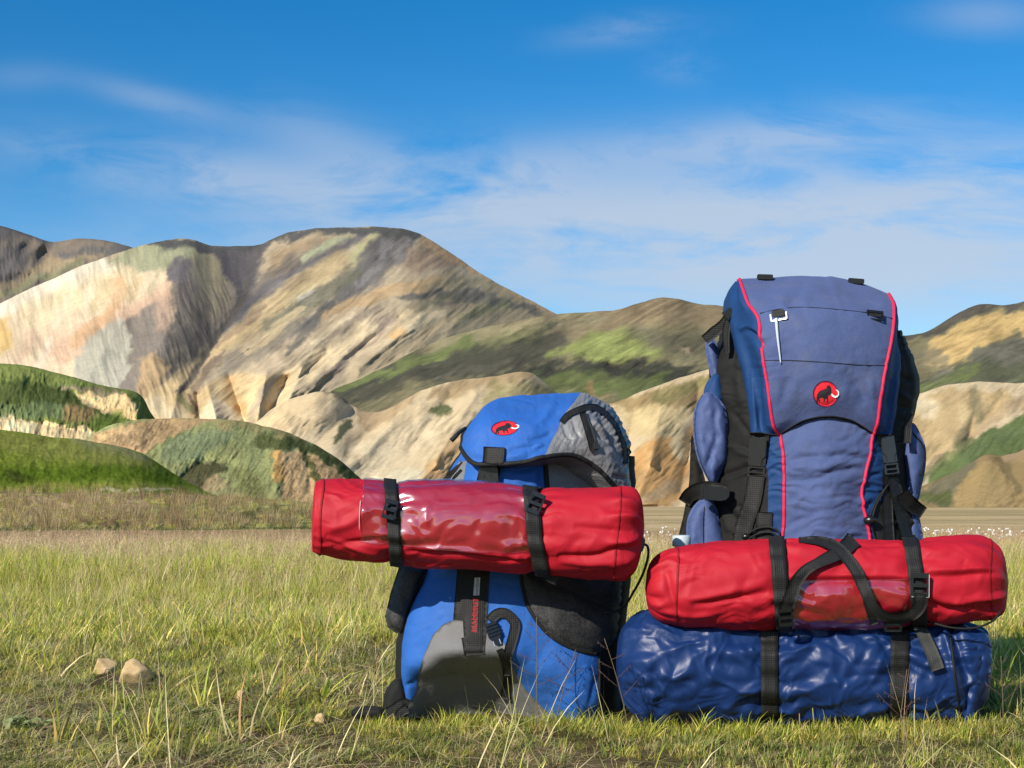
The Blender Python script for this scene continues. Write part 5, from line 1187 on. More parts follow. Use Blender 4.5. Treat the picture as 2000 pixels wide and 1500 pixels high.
# --- left roll
lr = roll_wr(2.0, (768, 1045), 900)
def lr_disp(u, th):
    s = lr(u, th)
    s = s + .0085 * np.sin(12 * th + 2.6 * noise(th * 2, .5, 3.0)) * sstep(1165, 1240, u) * (1 - .3 * sstep(1240, 1256, u))
    s = s + folds(u, th * 90, [([(640, 185), (690, 205), (745, 225)], 7, .006), ([(650, 205), (700, 190), (745, 175)], 7, -.006), ([(630, 170), (680, 150), (720, 120)], 10, .005), ([(790, 195), (900, 190), (1020, 205)], 6, .005), ([(790, 206), (900, 204), (1030, 216)], 6, -.006),
                                    ([(1090, 190), (1160, 185), (1225, 160)], 7, -.006), ([(1080, 200), (1150, 205), (1220, 190)], 8, .005), ([(1120, 130), (1190, 135), (1235, 140)], 7, -.005)])
    return s * np.clip((u - 609) / 8, 0, 1) * np.clip((1257 - u) / 4, .2, 1)
rollA = thing('tent_roll', 'red tent roll strapped across the royal blue and grey backpack', 'tent roll', P(930, 1120, 2.82))
RA = Roll([(609, 1008, 2, 2.82, .002), (611, 1009, 58, 2.82, .060), (617, 1010, 70, 2.82, .073), (634, 1011, 75.5, 2.82, .079), (700, 1016, 79, 2.82, .083), (768, 1021, 79, 2.82, .083), (830, 1023, 84, 2.82, .088), (930, 1028, 86, 2.82, .090), (1045, 1038, 83, 2.82, .088), (1120, 1041, 87, 2.82, .09),
           (1190, 1043, 89, 2.82, .09), (1226, 1042, 84, 2.82, .085), (1246, 1040, 66, 2.82, .066), (1255, 1038, 36, 2.82, .036), (1258, 1038, 10, 2.82, .012)], lr_disp, 2.15)
ra = RA.mesh('roll_body', f_red, rollA, 300, 230)
crk = lambda u, th: .0014 * fbm(u / 70, th * 1.8, 6.0, 2) + creases(u / 100, th * .9, [(1.45, 2.4, .4, -.0008), (.2, 3, .6, -.0007)], 31.0)
film = RA.patch('clear_window', 706, 1046, -.35, 2.12, .0022, .0008, m_film, rollA, 150, 90, crk)
RA.band('strap', lambda th: 768 - 10 * np.cos(th), 25, f_web, rollA, .0035, .0022)
RA.band('strap', lambda th: 1043 - 12 * np.cos(th) + 10 * sstep(1.6, 3.0, th), 30, f_web, rollA, .0035, .0022)
f_reds = fabric('dark_red_seam', (.27, .006, .012), 0.7, 0.1, 0.4, 0.25)
RA.band('end_seam', lambda th: 627 + 2 * np.sin(3 * th), 4, f_reds, rollA, .0004, .0012)
RA.band('end_seam', lambda th: 1206 + 3 * np.sin(2 * th), 4, f_reds, rollA, .0004, .0010)
S_ra = Surf([ra] + [o for o in rollA.children if o.name.startswith('strap')])
ladder_buckle(762, 996, S_ra, rollA, p_black, 75, 26, 38, .003)
ladder_buckle(1046, 984, S_ra, rollA, p_black, 68, 28, 42, .003)
cord('stitching', [(704, 978), (702, 1010), (702, 1035)], .0006, S_ra, plain('white_thread', (.7, .6, .65), .5), rollA, .003)
ribbon('strap_tail', [(1058, 1105), (1075, 1125), (1105, 1140), (1150, 1165), (1200, 1188)], [26, 24, 20, 14, 10], None, f_web, rollA, depth=[2.79, 2.80, 2.86, 2.90, 2.93])
cord('drawcord', [(1252, 1062), (1264, 1066), (1266, 1085), (1256, 1120), (1238, 1155), (1215, 1188), (1180, 1196), (1150, 1175)], .0026, None, f_bind, rollA, depth=[2.80, 2.80, 2.81, 2.83, 2.87, 2.92, 2.93, 2.92])
m_ = frame_at(1252, 1064, None, 75, 0, depth=2.795); solid('cord_lock', [([(-15, -5), (-8, -7), (12, -6), (16, -3), (16, 3), (12, 6), (-8, 7), (-15, 5)], -6, 6)], m_, p_black, rollA, .0022)
# --- right roll
rr_ = roll_wr(11.0, (1522, 1782), 1650)
def rr_disp(u, th):
    s = rr_(u, th)
    s = s + .006 * np.sin(10 * th + 2.6 * noise(th * 2, .5, 7.0)) * sstep(1880, 1950, u) + .004 * np.sin(9 * th + 2 * noise(th * 2, .3, 5.0)) * (1 - sstep(1275, 1320, u))
    s = s + folds(u, th * 90, [([(1340, 165), (1400, 155), (1500, 140)], 7, .006), ([(1350, 176), (1410, 168), (1500, 152)], 7, -.007), ([(1540, 131), (1650, 128), (1780, 130)], 5, .004), ([(1540, 139), (1650, 136), (1780, 138)], 5, -.007), ([(1810, 133), (1880, 136), (1955, 128)], 6, -.007), ([(1810, 124), (1880, 126), (1955, 120)], 6, .005), ([(1815, 165), (1870, 185), (1940, 180)], 8, .006), ([(1812, 178), (1850, 200), (1900, 205)], 7, -.008),
                                    ([(1300, 90), (1310, 150), (1330, 210)], 8, -.006), ([(1290, 200), (1340, 205), (1420, 195)], 9, .006)])
    return s * np.clip((u - 1261) / 8, .1, 1) * np.clip((1970 - u) / 6, .2, 1)
rollB = thing('tent_roll', 'red tent roll with crossed carry straps resting on the dark blue sack', 'tent roll', P(1615, 1228, 2.85))
RB = Roll([(1260, 1150, 2, 2.85, .002), (1264, 1150, 34, 2.85, .036), (1280, 1148, 58, 2.85, .062), (1310, 1146, 74, 2.85, .078), (1345, 1146, 82, 2.85, .086), (1420, 1144, 87, 2.85, .088), (1522, 1141, 89, 2.85, .089), (1650, 1141, 89, 2.85, .09), (1782, 1139, 85, 2.85, .088), (1850, 1133, 88, 2.85, .089),
           (1915, 1130, 82, 2.85, .083), (1950, 1134, 66, 2.85, .066), (1964, 1140, 44, 2.85, .045), (1969, 1142, 8, 2.85, .01)], rr_disp, 2.3)
rb = RB.mesh('roll_body', f_red, rollB, 300, 230)
filmB = RB.patch('clear_window', 1530, 1782, 1.50, 3.2, .0022, .0008, m_film, rollB, 150, 80, lambda u, th: creases(u / 100, th * .9, [(1.45, 2.4, .4, .0014), (.2, 3, .6, .001)], 37.0))
RB.band('strap', lambda th: 1524 - 7 * np.cos(th), 31, f_web, rollB, .0035, .0022)
RB.band('strap', lambda th: 1786 - 9 * np.cos(th) + 4 * np.sin(th), 30, f_web, rollB, .0035, .0022)
RB.band('end_seam', lambda th: 1322 + 3 * np.sin(2 * th), 4, f_reds, rollB, .0004, .0012)
RB.band('end_seam', lambda th: 1936 + 2 * np.sin(3 * th), 4, f_reds, rollB, .0004, .0012)
S_rb = Surf([rb] + [o for o in rollB.children if o.name.startswith('strap')])
ribbon('carry_strap', [(1668, 1052), (1652, 1068), (1632, 1082), (1600, 1098), (1572, 1115), (1555, 1138), (1545, 1165), (1534, 1196)], [34, 30, 26, 20, 22, 26, 28, 28], S_rb, f_web, rollB, .006, .0022, lift=[0, .002, .006, .008, .008, .006, .004, .002])
ribbon('carry_strap', [(1560, 1054), (1600, 1056), (1632, 1068), (1655, 1090), (1675, 1120), (1688, 1150), (1703, 1182), (1724, 1202), (1752, 1208), (1778, 1202), (1796, 1184), (1800, 1160)], [10, 16, 22, 24, 24, 24, 22, 20, 20, 22, 26, 28], S_rb, f_web, rollB, .005, .0022, lift=[0, .002, .004, .006, .007, .008, .016, .022, .022, .016, .008, .003])
ribbon('carry_strap', [(1690, 1160), (1700, 1195), (1708, 1220)], [16, 16, 16], S_rb, f_web, rollB, .003)
ladder_buckle(1796, 1142, S_rb, rollB, p_black, 88, 33, 46, .004)
ladder_buckle(1534, 1203, S_rb, rollB, p_black, 95, 28, 36, .005)
m_ = frame_at(1796, 1142, S_rb, 88, .009); solid('buckle_edge', [(rect(-23, -17.4, 21, -15.8, .7), 0, 1.2), (rect(-24, -16, -22.4, 16, .7), 0, 1.2)], m_, p_steel, rollB, .0003)
cord('seam', [(1335, 1110), (1330, 1140), (1332, 1180)], .0008, S_rb, f_bind, rollB, .0006) if False else None

# =================================================================== royal blue and grey pack
sml = thing('backpack', 'shorter royal blue and grey backpack with black mesh pockets', 'backpack', P(1000, 1405, 3.02) * np.array([1, 1, 0]))
c0 = [(902, 880, 3.09), (872, 935, 3.08), (850, 1030, 3.055), (834, 1115, 3.02), (802, 1190, 2.99), (787, 1250, 2.975), (784, 1320, 2.975), (792, 1375, 2.99), (800, 1403, 3.0)]
c1 = [(925, 880, 2.99), (905, 950, 2.965), (880, 1040, 2.95), (865, 1115, 2.935), (843, 1190, 2.918), (830, 1260, 2.912), (828, 1300, 2.914), (833, 1330, 2.965), (842, 1400, 3.05)]
c2 = [(955, 880, 2.95), (940, 950, 2.93), (925, 1040, 2.922), (915, 1115, 2.912), (900, 1190, 2.897), (895, 1240, 2.887), (893, 1274, 2.872), (897, 1300, 2.925), (900, 1325, 2.985), (905, 1398, 3.08)]
c3 = [(1005, 880, 2.95), (1000, 950, 2.93), (990, 1040, 2.922), (985, 1115, 2.912), (980, 1190, 2.897), (975, 1240, 2.888), (972, 1278, 2.874), (975, 1304, 2.925), (978, 1330, 2.985), (985, 1398, 3.08)]
c4 = [(1045, 880, 2.96), (1042, 950, 2.94), (1038, 1040, 2.932), (1035, 1130, 2.922), (1045, 1200, 2.906), (1050, 1260, 2.9), (1050, 1310, 2.905), (1052, 1355, 2.95), (1058, 1405, 3.0)]
c5 = [(1062, 880, 2.985), (1066, 950, 2.965), (1080, 1040, 2.955), (1095, 1130, 2.945), (1105, 1200, 2.93), (1115, 1270, 2.915), (1118, 1330, 2.915), (1120, 1380, 2.93), (1120, 1412, 2.955)]
c6 = [(1130, 885, 3.03), (1138, 950, 3.01), (1148, 1040, 2.995), (1160, 1130, 2.98), (1165, 1200, 2.965), (1167, 1270, 2.95), (1168, 1340, 2.947), (1166, 1380, 2.955), (1162, 1408, 2.975)]
c7 = [(1228, 890, 3.11), (1230, 950, 3.09), (1226, 1040, 3.07), (1222, 1130, 3.05), (1216, 1200, 3.04), (1210, 1280, 3.03), (1206, 1350, 3.02), (1205, 1390, 3.02), (1203, 1405, 3.02)]
smf = [([(845, 1130), (870, 1128), (890, 1125)], 4, -.003), ([(960, 1135), (1000, 1145), (1030, 1140)], 6, -.002), ([(790, 1340), (810, 1335)], 5, -.004), ([(930, 925), (960, 930)], 6, -.003), ([(995, 920), (1040, 912), (1058, 900)], 6, -.005), ([(1000, 935), (1050, 928)], 7, .004), ([(1090, 1350), (1110, 1385)], 8, -.004), ([(1140, 1300), (1160, 1330)], 6, .003), ([(1165, 1320), (1150, 1380)], 5, -.003)]
def sm_disp(px, py, n): return folds(px, py, smf) + .0018 * fbm(px / 55, py / 55, 3.0, 4) + creases(px / 100, py / 100, [(1.4, 3, .7, .0013), (.4, 3, .7, .0013)], 8.0)
cols = [c0, c1, c2, c3, c4, c5, c6, c7, back(c7, 3.22, -10), back(c4, 3.25), back(c0, 3.22, 14)]
SW, si = loft(cols, 260, 16, sm_disp)
sfront = loft_part('front_panel', SW, si[0], si[5], f_royal, sml)
rS = int(np.argmin(np.abs(unP(SW[:, si[5]])[1] - 1075)))
sgrey = loft_part('side_panel', SW, si[5], si[7], f_grey, sml, 0, rS)
slow = loft_part('front_panel', SW, si[5], si[6], f_royal, sml, rS)
sblk = loft_part('side_panel', SW, si[6], si[7], f_black, sml, rS)
loft_part('back_panel', SW, si[7], SW.shape[1], f_black, sml)
ring = SW[-1]; cen = ring.mean(0); m_ = len(ring)
mk('base', np.vstack([ring, cen]), [[j, (j + 1) % m_, m_] for j in range(m_)], f_black, sml)
S_s = Surf([sfront, sgrey, slow, sblk])
panel('bottom_panel', [(799, 1404), (797, 1375), (812, 1355), (817, 1318), (826, 1285), (845, 1240), (865, 1220), (885, 1211), (930, 1210), (965, 1225), (985, 1258), (1000, 1300), (1025, 1345), (1050, 1372), (1078, 1400), (1060, 1406), (985, 1407), (900, 1406)], S_s, f_greyb, sml, .0008, .0016, 7, False)
panel('edge_binding', [(858, 1004), (905, 940), (912, 900), (900, 898), (872, 936), (852, 990)], S_s, f_grey, sml, .0008, .0016, 7, False)
panel('mesh_pocket', [(1018, 1112), (1020, 1140), (1030, 1180), (1046, 1208), (1065, 1232), (1090, 1252), (1116, 1265), (1145, 1274), (1166, 1277), (1190, 1262), (1210, 1238), (1216, 1180), (1221, 1112)], S_s, f_mesh, sml, .001, .002, 7, False, .020, 55, lambda x, y: .0035 * (ridged(x / 40, y / 34, 2.0, 3) - .8))
cord('pocket_binding', [(1018, 1112), (1020, 1140), (1030, 1180), (1046, 1208), (1065, 1232), (1090, 1252), (1116, 1265), (1145, 1274), (1166, 1277)], .0045, S_s, f_bind, sml, .002)
cord('edge_binding', [(1170, 1278), (1171, 1330), (1168, 1400)], .003, S_s, f_bind, sml, .0008)
cord('edge_binding', [(1064, 898), (1067, 930), (1070, 975)], .0055, S_s, f_bind, sml, .002)
inflate('mesh_pocket', [(782, 1098), (836, 1108), (818, 1160), (800, 1215), (792, 1243), (772, 1236), (757, 1225), (752, 1204), (762, 1160)], 3.02, .035, f_mesh, sml, 26, 7, smooth=False, disp=lambda x, y: .004 * (ridged(x / 26, y / 40, 6.0, 3) - .8))
S_s2 = Surf([o for o in sml.children if o.type == 'MESH'])
# centre webbing with woven labels
strip = panel('daisy_strip', [(893, 1112), (957, 1112), (953, 1180), (949, 1240), (946, 1277), (907, 1281), (901, 1246), (906, 1245), (904, 1212), (885, 1210), (889, 1160)], S_s2, f_web, sml, .002, .0026, 6, False)
S_st = Surf([strip])
panel('woven_label', [(927, 1128), (938, 1128), (936, 1163), (924, 1163)], S_st, fabric('label_white', (.72, .72, .70), .7, .05), strip, .0006, .0008, 4, False)
m_ = frame_at(931.3, 1145.5, S_st, 87, .0028, nblend=.9); text_mesh('outdoor', .0105, m_, f_badgek, strip)
panel('woven_label', [(923.5, 1167), (935, 1167), (932, 1236), (921, 1236)], S_st, fabric('label_dark', (.09, .03, .03), .7, .1), strip, .0006, .0008, 4, False)
m_ = frame_at(928.3, 1201, S_st, 87, .0028, nblend=.9); text_mesh('MAMMUT', .0160, m_, fabric('label_red', (.42, .02, .03), .7, .05), strip)
ribbon('strap_loop', [(956, 1213), (966, 1202), (975, 1197), (988, 1198), (998, 1206), (1006, 1219), (1003, 1240), (996, 1265), (990, 1290), (990, 1320)], [20, 20, 20, 20, 20, 20, 20, 18, 16, 12], S_s2, f_web, sml, .003, .0024)
m_ = frame_at(964, 1236, S_s2, -70, .004)
bk = solid('buckle', [([(-21, -12), (8, -14), (16, -9), (30, -8), (32, 0), (30, 8), (16, 9), (8, 14), (-21, 12)], 0, 5)], m_, p_black, sml, .0012)
for k in range(4): solid('grip_rib', [(rect(-18 + 7 * k, -12, -14 + 7 * k, 12, 1.3), 4, 8.5)], m_, p_black, bk, .0012)
solid('prong', [(rect(16, -9, 27, -7.6, .5), 4.4, 6.4), (rect(16, 4.6, 27, 6.0, .5), 4.4, 6.4)], m_, p_steel, bk, .0004)
ribbon('strap', [(975, 1268), (984, 1290), (990, 1330), (984, 1365)], [12, 13, 15, 18], S_s2, f_web, sml, .004, .0022)
# --- lid
l0 = [(926, 817, 3.10), (909, 838, 3.06), (904, 858, 3.03), (902, 877, 3.015)]
l1 = [(962, 784, 3.12), (942, 818, 2.99), (929, 860, 2.94), (922, 906, 2.925)]
l2 = [(1002, 774, 3.13), (986, 820, 2.97), (973, 862, 2.915), (962, 910, 2.90)]
l3 = [(1060, 770, 3.13), (1045, 820, 2.965), (1030, 862, 2.91), (1018, 906, 2.895)]
l4 = [(1134, 768, 3.12), (1118, 790, 3.03), (1098, 816, 2.985), (1090, 838, 2.955), (1076, 864, 2.925), (1062, 896, 2.90)]
l5 = [(1165, 777, 3.12), (1152, 810, 3.0), (1138, 850, 2.95), (1118, 892, 2.938)]
l6 = [(1200, 800, 3.13), (1192, 850, 3.0), (1180, 890, 2.965), (1163, 915, 2.965)]
l7 = [(1225, 848, 3.14), (1220, 890, 3.05), (1212, 925, 3.0), (1196, 948, 2.99)]
l8 = [(1231, 866, 3.16), (1225, 905, 3.12), (1231, 945, 3.07), (1233, 985, 3.05)]
lf = [([(930, 815), (990, 805), (1050, 790)], 14, .004), ([(960, 825), (1010, 815), (1060, 800)], 7, -.003), ([(1030, 860), (1060, 855), (1078, 845)], 6, -.004), ([(1040, 875), (1062, 868)], 4, .003), ([(1055, 830), (1075, 800), (1090, 790)], 7, .004), ([(995, 880), (1040, 872), (1060, 880)], 6, -.004), ([(985, 895), (1030, 888)], 8, .004), ([(1010, 830), (1060, 812)], 10, .003),
      ([(1100, 830), (1108, 850), (1118, 860)], 3, -.007), ([(1118, 818), (1125, 840), (1135, 855)], 3, -.006), ([(1155, 820), (1170, 835), (1185, 840)], 5, .008), ([(1160, 832), (1175, 850), (1190, 860)], 5, -.010), ([(1180, 810), (1205, 850), (1215, 890)], 7, .007), ([(1170, 815), (1195, 850), (1210, 890)], 5, -.009), ([(1195, 930), (1230, 935)], 4, -.006)]
def ld_disp(px, py, n):
    gr = sstep(1085, 1110, px + (py - 830) * .5)
    hemd, ht = polydist(px, py, [(1097, 822), (1120, 803), (1150, 793), (1180, 803), (1205, 832), (1222, 875), (1224, 905)])
    pleat = .0024 * np.sin(px / 3.2 + py / 2.6 + 3 * noise(px / 20, py / 20, 1.0)) * np.exp(-(hemd / 14) ** 2) * gr
    return folds(px, py, lf) + .0018 * fbm(px / 50, py / 50, 6.0, 4) + creases(px / 100, py / 100, [(1.1, 3.2, .7, .0022), (.2, 3.2, .7, .0020), (1.8, 4, .8, .0016)], 12.0) + pleat + gr * .0016 * (ridged((px + py * .4) / 9, (py - px * .4) / 60, 4.0, 2) - .8)
cols = [l0, l1, l2, l3, l4, l5, l6, l7, l8, back(l8, 3.25, -8), back(l4, 3.27), back(l0, 3.24, 14)]
DW, di = loft(cols, 170, 20, ld_disp)
slid = loft_part('lid', DW, di[0], di[4], f_royal, sml)
sgr = loft_part('lid_side', DW, di[4], di[8], f_grey, slid)
loft_part('lid_back', DW, di[8], DW.shape[1], f_black, slid)
for r, nm in ((0, 'lid_top'), (DW.shape[0] - 1, 'lid_underside')):
    ring = DW[r]; cen = ring.mean(0); n_ = len(ring); vv = np.vstack([ring, ring * .5 + cen * .5, cen])
    ff = [[j, (j + 1) % n_, n_ + (j + 1) % n_, n_ + j] for j in range(n_)] + [[n_ + j, n_ + (j + 1) % n_, 2 * n_] for j in range(n_)]
    mk(nm, vv, ff, f_royal if r == 0 else f_grey, slid)
S_ld = Surf([slid, sgr]); S_ls = Surf([slid, sgr, sfront, sgrey])
hemv = DW[-1, di[0]:di[8] - 12]
tube3('hem_binding', hemv + np.array([0, -.002, .003]), .0052, f_bind, slid)
badge(986, 836, 27, 14.5, S_ld, slid, 0.88, R(6))
ribbon('elastic_hem', [(1096, 824), (1106, 812), (1122, 803), (1142, 796), (1160, 795), (1180, 805), (1200, 828), (1213, 854), (1222, 880), (1223, 905)], [9, 11, 12, 13, 12, 11, 10, 10, 10, 8], S_ld, f_bind, slid, .003, .003)
ribbon('zip_pull', [(1138, 806), (1146, 830), (1154, 856), (1160, 880)], [14, 15, 16, 16], S_ld, f_web, slid, .004, .0025, lift=[.006, .004, .002, .001])
m_ = frame_at(1160, 872, S_ld, -72, .006); solid('pull_stitch', [(rect(-8, -7.5, 8, 7.5, 1.5), 0, 3)], m_, f_web, slid, .001)
ribbon('lid_strap', [(965, 873), (964, 890), (961, 912)], [42, 41, 40], S_ls, f_web, slid, .0065, .0026)
ribbon('strap', [(960, 904), (955, 925), (951, 950)], [40, 42, 44], S_s2, f_web, sml, .006, .0026)
m_ = frame_at(956, 925, S_s2, 94, .011); solid('buckle', [([(-18, -20), (10, -20), (16, -14), (16, 14), (10, 20), (-18, 20)], 0, 6), (rect(-6, 8, -3, 19, 1), 5, 8)], m_, p_black, sml, .0015)
cord('zip_loop', [(910, 836), (900, 842), (888, 854), (881, 861)], [.004, .004, .005, .0055], None, f_web, slid, depth=[3.05, 3.04, 3.03, 3.03])
ribbon('side_strap', [(905, 905), (888, 918), (868, 938)], [9, 9, 9], None, f_web, sml, depth=[3.02, 3.03, 3.05])
ribbon('side_strap', [(902, 918), (890, 930), (880, 945)], [7, 7, 7], None, f_web, sml, depth=[3.0, 3.01, 3.03])
# --- hip belt trailing on the grass
inflate('hip_belt', [(690, 1384), (706, 1379), (745, 1380), (752, 1385), (750, 1402), (720, 1408), (694, 1404), (686, 1396)], 2.99, .022, f_black, sml, 12, 6)
inflate('hip_belt', [(752, 1352), (778, 1322), (794, 1340), (796, 1380), (770, 1402), (750, 1402)], 3.0, .03, f_black, sml, 16, 6)
ribbon('belt_strap', [(748, 1396), (770, 1386), (790, 1374), (800, 1380)], [18, 22, 24, 20], None, f_web, sml, depth=[2.965, 2.955, 2.95, 2.96])
ribbon('belt_strap', [(775, 1402), (782, 1392), (796, 1384)], [14, 18, 18], None, f_web, sml, depth=[2.955, 2.95, 2.95])
# ------------------------------------------------------------------ stones
m_stone, t = material('tan_stone')
c = t.new('ShaderNodeTexCoord')
n1_ = t.new('ShaderNodeTexNoise', ins={'Vector': c.outputs['Object'], 'Scale': 30.0, 'Detail': 8.0, 'Roughness': 0.7})
n2_ = t.new('ShaderNodeTexNoise', ins={'Vector': c.outputs['Object'], 'Scale': 160.0, 'Detail': 4.0})
cc = t.ramp(n1_.outputs[0], [(0.3, (.30, .19, .085)), (0.5, (.52, .37, .19)), (0.75, (.62, .48, .28))])
b = t.new('ShaderNodeBump', ins={'Strength': 0.6, 'Distance': 0.004, 'Height': t.math('ADD', n1_.outputs[0], t.math('MULTIPLY', n2_.outputs[0], .4))})
p = t.new('ShaderNodeBsdfPrincipled', ins={'Base Color': cc, 'Roughness': 0.9, 'Specular IOR Level': 0.2, 'Normal': b.outputs[0]})
t.new('ShaderNodeOutputMaterial', ins={'Surface': p.outputs[0]})
def ground_depth(py):
    cy = (750 - py) / FPX; return -CAMH * (CA - SA * cy) / (SA + CA * cy)
def stone(px, py, w, h, seed, label):
    d = ground_depth(py); s = d / FPX; base = P(px, py, d); base[2] = float(gz(base[0], base[1]))
    bm = bmesh.new(); bmesh.ops.create_icosphere(bm, subdivisions=4, radius=1)
    v = np.array([q.co[:] for q in bm.verts]); f = np.array([[q.index for q in p_.verts] for p_ in bm.faces]); bm.free()
    r = 1 + .30 * fbm(v[:, 0] * .9, v[:, 1] * .9, v[:, 2] * .9 + seed, 2) + .07 * fbm(v[:, 0] * 4, v[:, 1] * 4, v[:, 2] * 4 + seed, 3)
    rng = np.random.default_rng(int(seed * 10))
    for k in range(12):                                   # broken faces
        nn = rng.normal(size=3); nn /= np.linalg.norm(nn); dt = v @ nn
        cut = rng.uniform(.62, .85); r = np.where(dt * r > cut, cut / np.maximum(dt, .3), r)
    v = v * r[:, None] * np.array([w * s / 2, w * s / 2.4, h * s * .62]) + np.array([0, 0, h * s * .30])
    tag(mk('stone', v + base, f, m_stone, None, smooth=False, loc=base), label, 'stone', 'tan stones lying in the grass')
stone(263, 1331, 74, 52, 3.1, 'largest tan stone, pale and rounded, lying in the grass')
stone(203, 1313, 54, 36, 5.2, 'dull brown stone half hidden in grass beside the largest stone')
stone(468, 1366, 26, 24, 8.4, 'small cream stone in short grass between the large stone and the hip belt')
stone(625, 1404, 24, 20, 11.7, 'small yellowish stone in front of the black hip belt end')

# ------------------------------------------------------------------ grass
def leaf_mat(name, transl=0.35, rough=0.55):
    m, t = material(name)
    a = t.new('ShaderNodeVertexColor', layer_name='Col')
    oi = t.new('ShaderNodeObjectInfo')
    k = t.math('ADD', t.math('MULTIPLY', oi.outputs['Random'], 0.9), 1.35)
    sc = t.new('ShaderNodeVectorMath', operation='SCALE', ins={0: a.outputs[0], 'Scale': k})
    hs = t.new('ShaderNodeHueSaturation', ins={'Hue': t.math('ADD', 0.487, t.math('MULTIPLY', oi.outputs['Random'], 0.026)), 'Color': sc.outputs[0]})
    p = t.new('ShaderNodeBsdfPrincipled', ins={'Base Color': hs.outputs[0], 'Roughness': rough, 'Specular IOR Level': 0.22})
    tl = t.new('ShaderNodeBsdfTranslucent', ins={'Color': hs.outputs[0]})
    mx = t.new('ShaderNodeMixShader', ins={0: transl, 1: p.outputs[0], 2: tl.outputs[0]})
    t.new('ShaderNodeOutputMaterial', ins={'Surface': mx.outputs[0]})
    return m
m_leaf = leaf_mat('grass_leaf')
rng = np.random.default_rng(21)
def tuft(n, h, spread, lean, width, pal, curl=0.5, seg=3, lie=0.0, head=0.0):
    """one tuft of curved grass blades; pal: (weight, base colour, tip colour)"""
    V, F, Cc = [], [], []; k = 0
    wts = np.array([p[0] for p in pal]); wts = wts / wts.sum()
    for i in range(n):
        a = rng.uniform(0, 2 * math.pi); r0 = spread * math.sqrt(rng.uniform())
        pos = np.array([r0 * math.cos(a), r0 * math.sin(a), -0.004])
        ad = a + rng.normal(0, .9); hh = rng.uniform(*h); ln = abs(rng.normal(0, lean)) + lie * rng.uniform(.8, 1.3)
        cu = curl * rng.uniform(0.2, 1.0); w = width * rng.uniform(.6, 1.25)
        d2 = np.array([math.cos(ad), math.sin(ad)]); tw = rng.uniform(0, math.pi)
        pc = pal[rng.choice(len(pal), p=wts)]; cb, ct = np.array(pc[1]), np.array(pc[2]); cv = rng.uniform(.75, 1.25)
        q = pos.copy(); ang = ln
        for j in range(seg + 1):
            f = j / seg; ww = w * (1 - f ** 1.6) * .5
            side = np.array([math.cos(ad + math.pi / 2 + tw * .25), math.sin(ad + math.pi / 2 + tw * .25), 0])
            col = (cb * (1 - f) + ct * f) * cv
            if j < seg: V += [q - side * ww, q + side * ww]; Cc += [col, col]
            else: V += [q]; Cc += [col]
            ang = min(ang + cu / seg * (1 + f), 2.2)
            st_ = hh / seg
            q = q + np.array([d2[0] * math.sin(ang) * st_, d2[1] * math.sin(ang) * st_, max(math.cos(ang), -.3) * st_])
            if lie and q[2] < .004: q[2] = .004
        for j in range(seg - 1): F.append([k + 2 * j, k + 2 * j + 1, k + 2 * j + 3, k + 2 * j + 2])
        F.append([k + 2 * seg - 2, k + 2 * seg - 1, k + 2 * seg]); k += 2 * seg + 1
        if head and rng.uniform() < head:            # loose seed head
            tip = V[-1]
            for e in range(5):
                o_ = tip - np.array([0, 0, .012 * e]) ; aa_ = rng.uniform(0, 6.28); s_ = .006
                V += [o_, o_ + np.array([math.cos(aa_) * s_, math.sin(aa_) * s_, .010]), o_ + np.array([math.cos(aa_ + .4) * s_ * .6, math.sin(aa_ + .4) * s_ * .6, .013])]
                Cc += [np.array((.34, .22, .15))] * 3; F.append([k, k + 1, k + 2]); k += 3
    o = mk('grass_tuft_source', np.array(V), F, m_leaf, None, smooth=True, col=np.array(Cc), link=False)
    return o
YG = lambda pal: [(w_, tuple(np.array(a) * (1.08, 1.0, .58)), tuple(np.array(b) * (1.10, 1.0, .64))) for w_, a, b in pal]
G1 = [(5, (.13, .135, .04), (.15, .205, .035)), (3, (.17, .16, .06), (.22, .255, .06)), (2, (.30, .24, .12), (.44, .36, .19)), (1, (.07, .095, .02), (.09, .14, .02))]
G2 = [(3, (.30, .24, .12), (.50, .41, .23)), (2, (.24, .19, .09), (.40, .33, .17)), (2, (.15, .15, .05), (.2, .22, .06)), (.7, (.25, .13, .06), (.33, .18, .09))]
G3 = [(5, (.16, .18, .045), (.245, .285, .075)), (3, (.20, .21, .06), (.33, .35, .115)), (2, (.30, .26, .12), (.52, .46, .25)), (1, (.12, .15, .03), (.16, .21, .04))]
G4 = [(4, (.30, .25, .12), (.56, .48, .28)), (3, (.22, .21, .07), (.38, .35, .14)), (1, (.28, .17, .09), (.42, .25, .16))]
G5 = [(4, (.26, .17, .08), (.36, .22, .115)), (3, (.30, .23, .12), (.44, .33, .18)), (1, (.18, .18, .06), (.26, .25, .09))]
G1, G3 = YG(G1), YG(G3)
BR = lambda pal, k: [(w_, tuple(np.minimum(np.array(a) * k, .6)), tuple(np.minimum(np.array(b) * k, .62))) for w_, a, b in pal]
G1, G2 = BR(G1, 1.3), BR(G2, 1.15)
short_green = [tuft(46, (.025, .075), .045, .45, .0036, G1, 1.1) for _ in range(4)]
short_dry = [tuft(34, (.03, .085), .05, .7, .0022, G2, 1.0) for _ in range(3)]
litter = [tuft(14, (.05, .15), .06, .1, .0022, G2, .25, 3, 1.45) for _ in range(3)]
moss = [tuft(70, (.010, .028), .05, .6, .0035, [(3, (.08, .09, .02), (.12, .15, .03)), (1, (.20, .16, .07), (.28, .22, .1))], .8, 2) for _ in range(2)]
tall_green = [tuft(34, (.07, .21), .06, .16, .0044, G3, .55) for _ in range(4)]
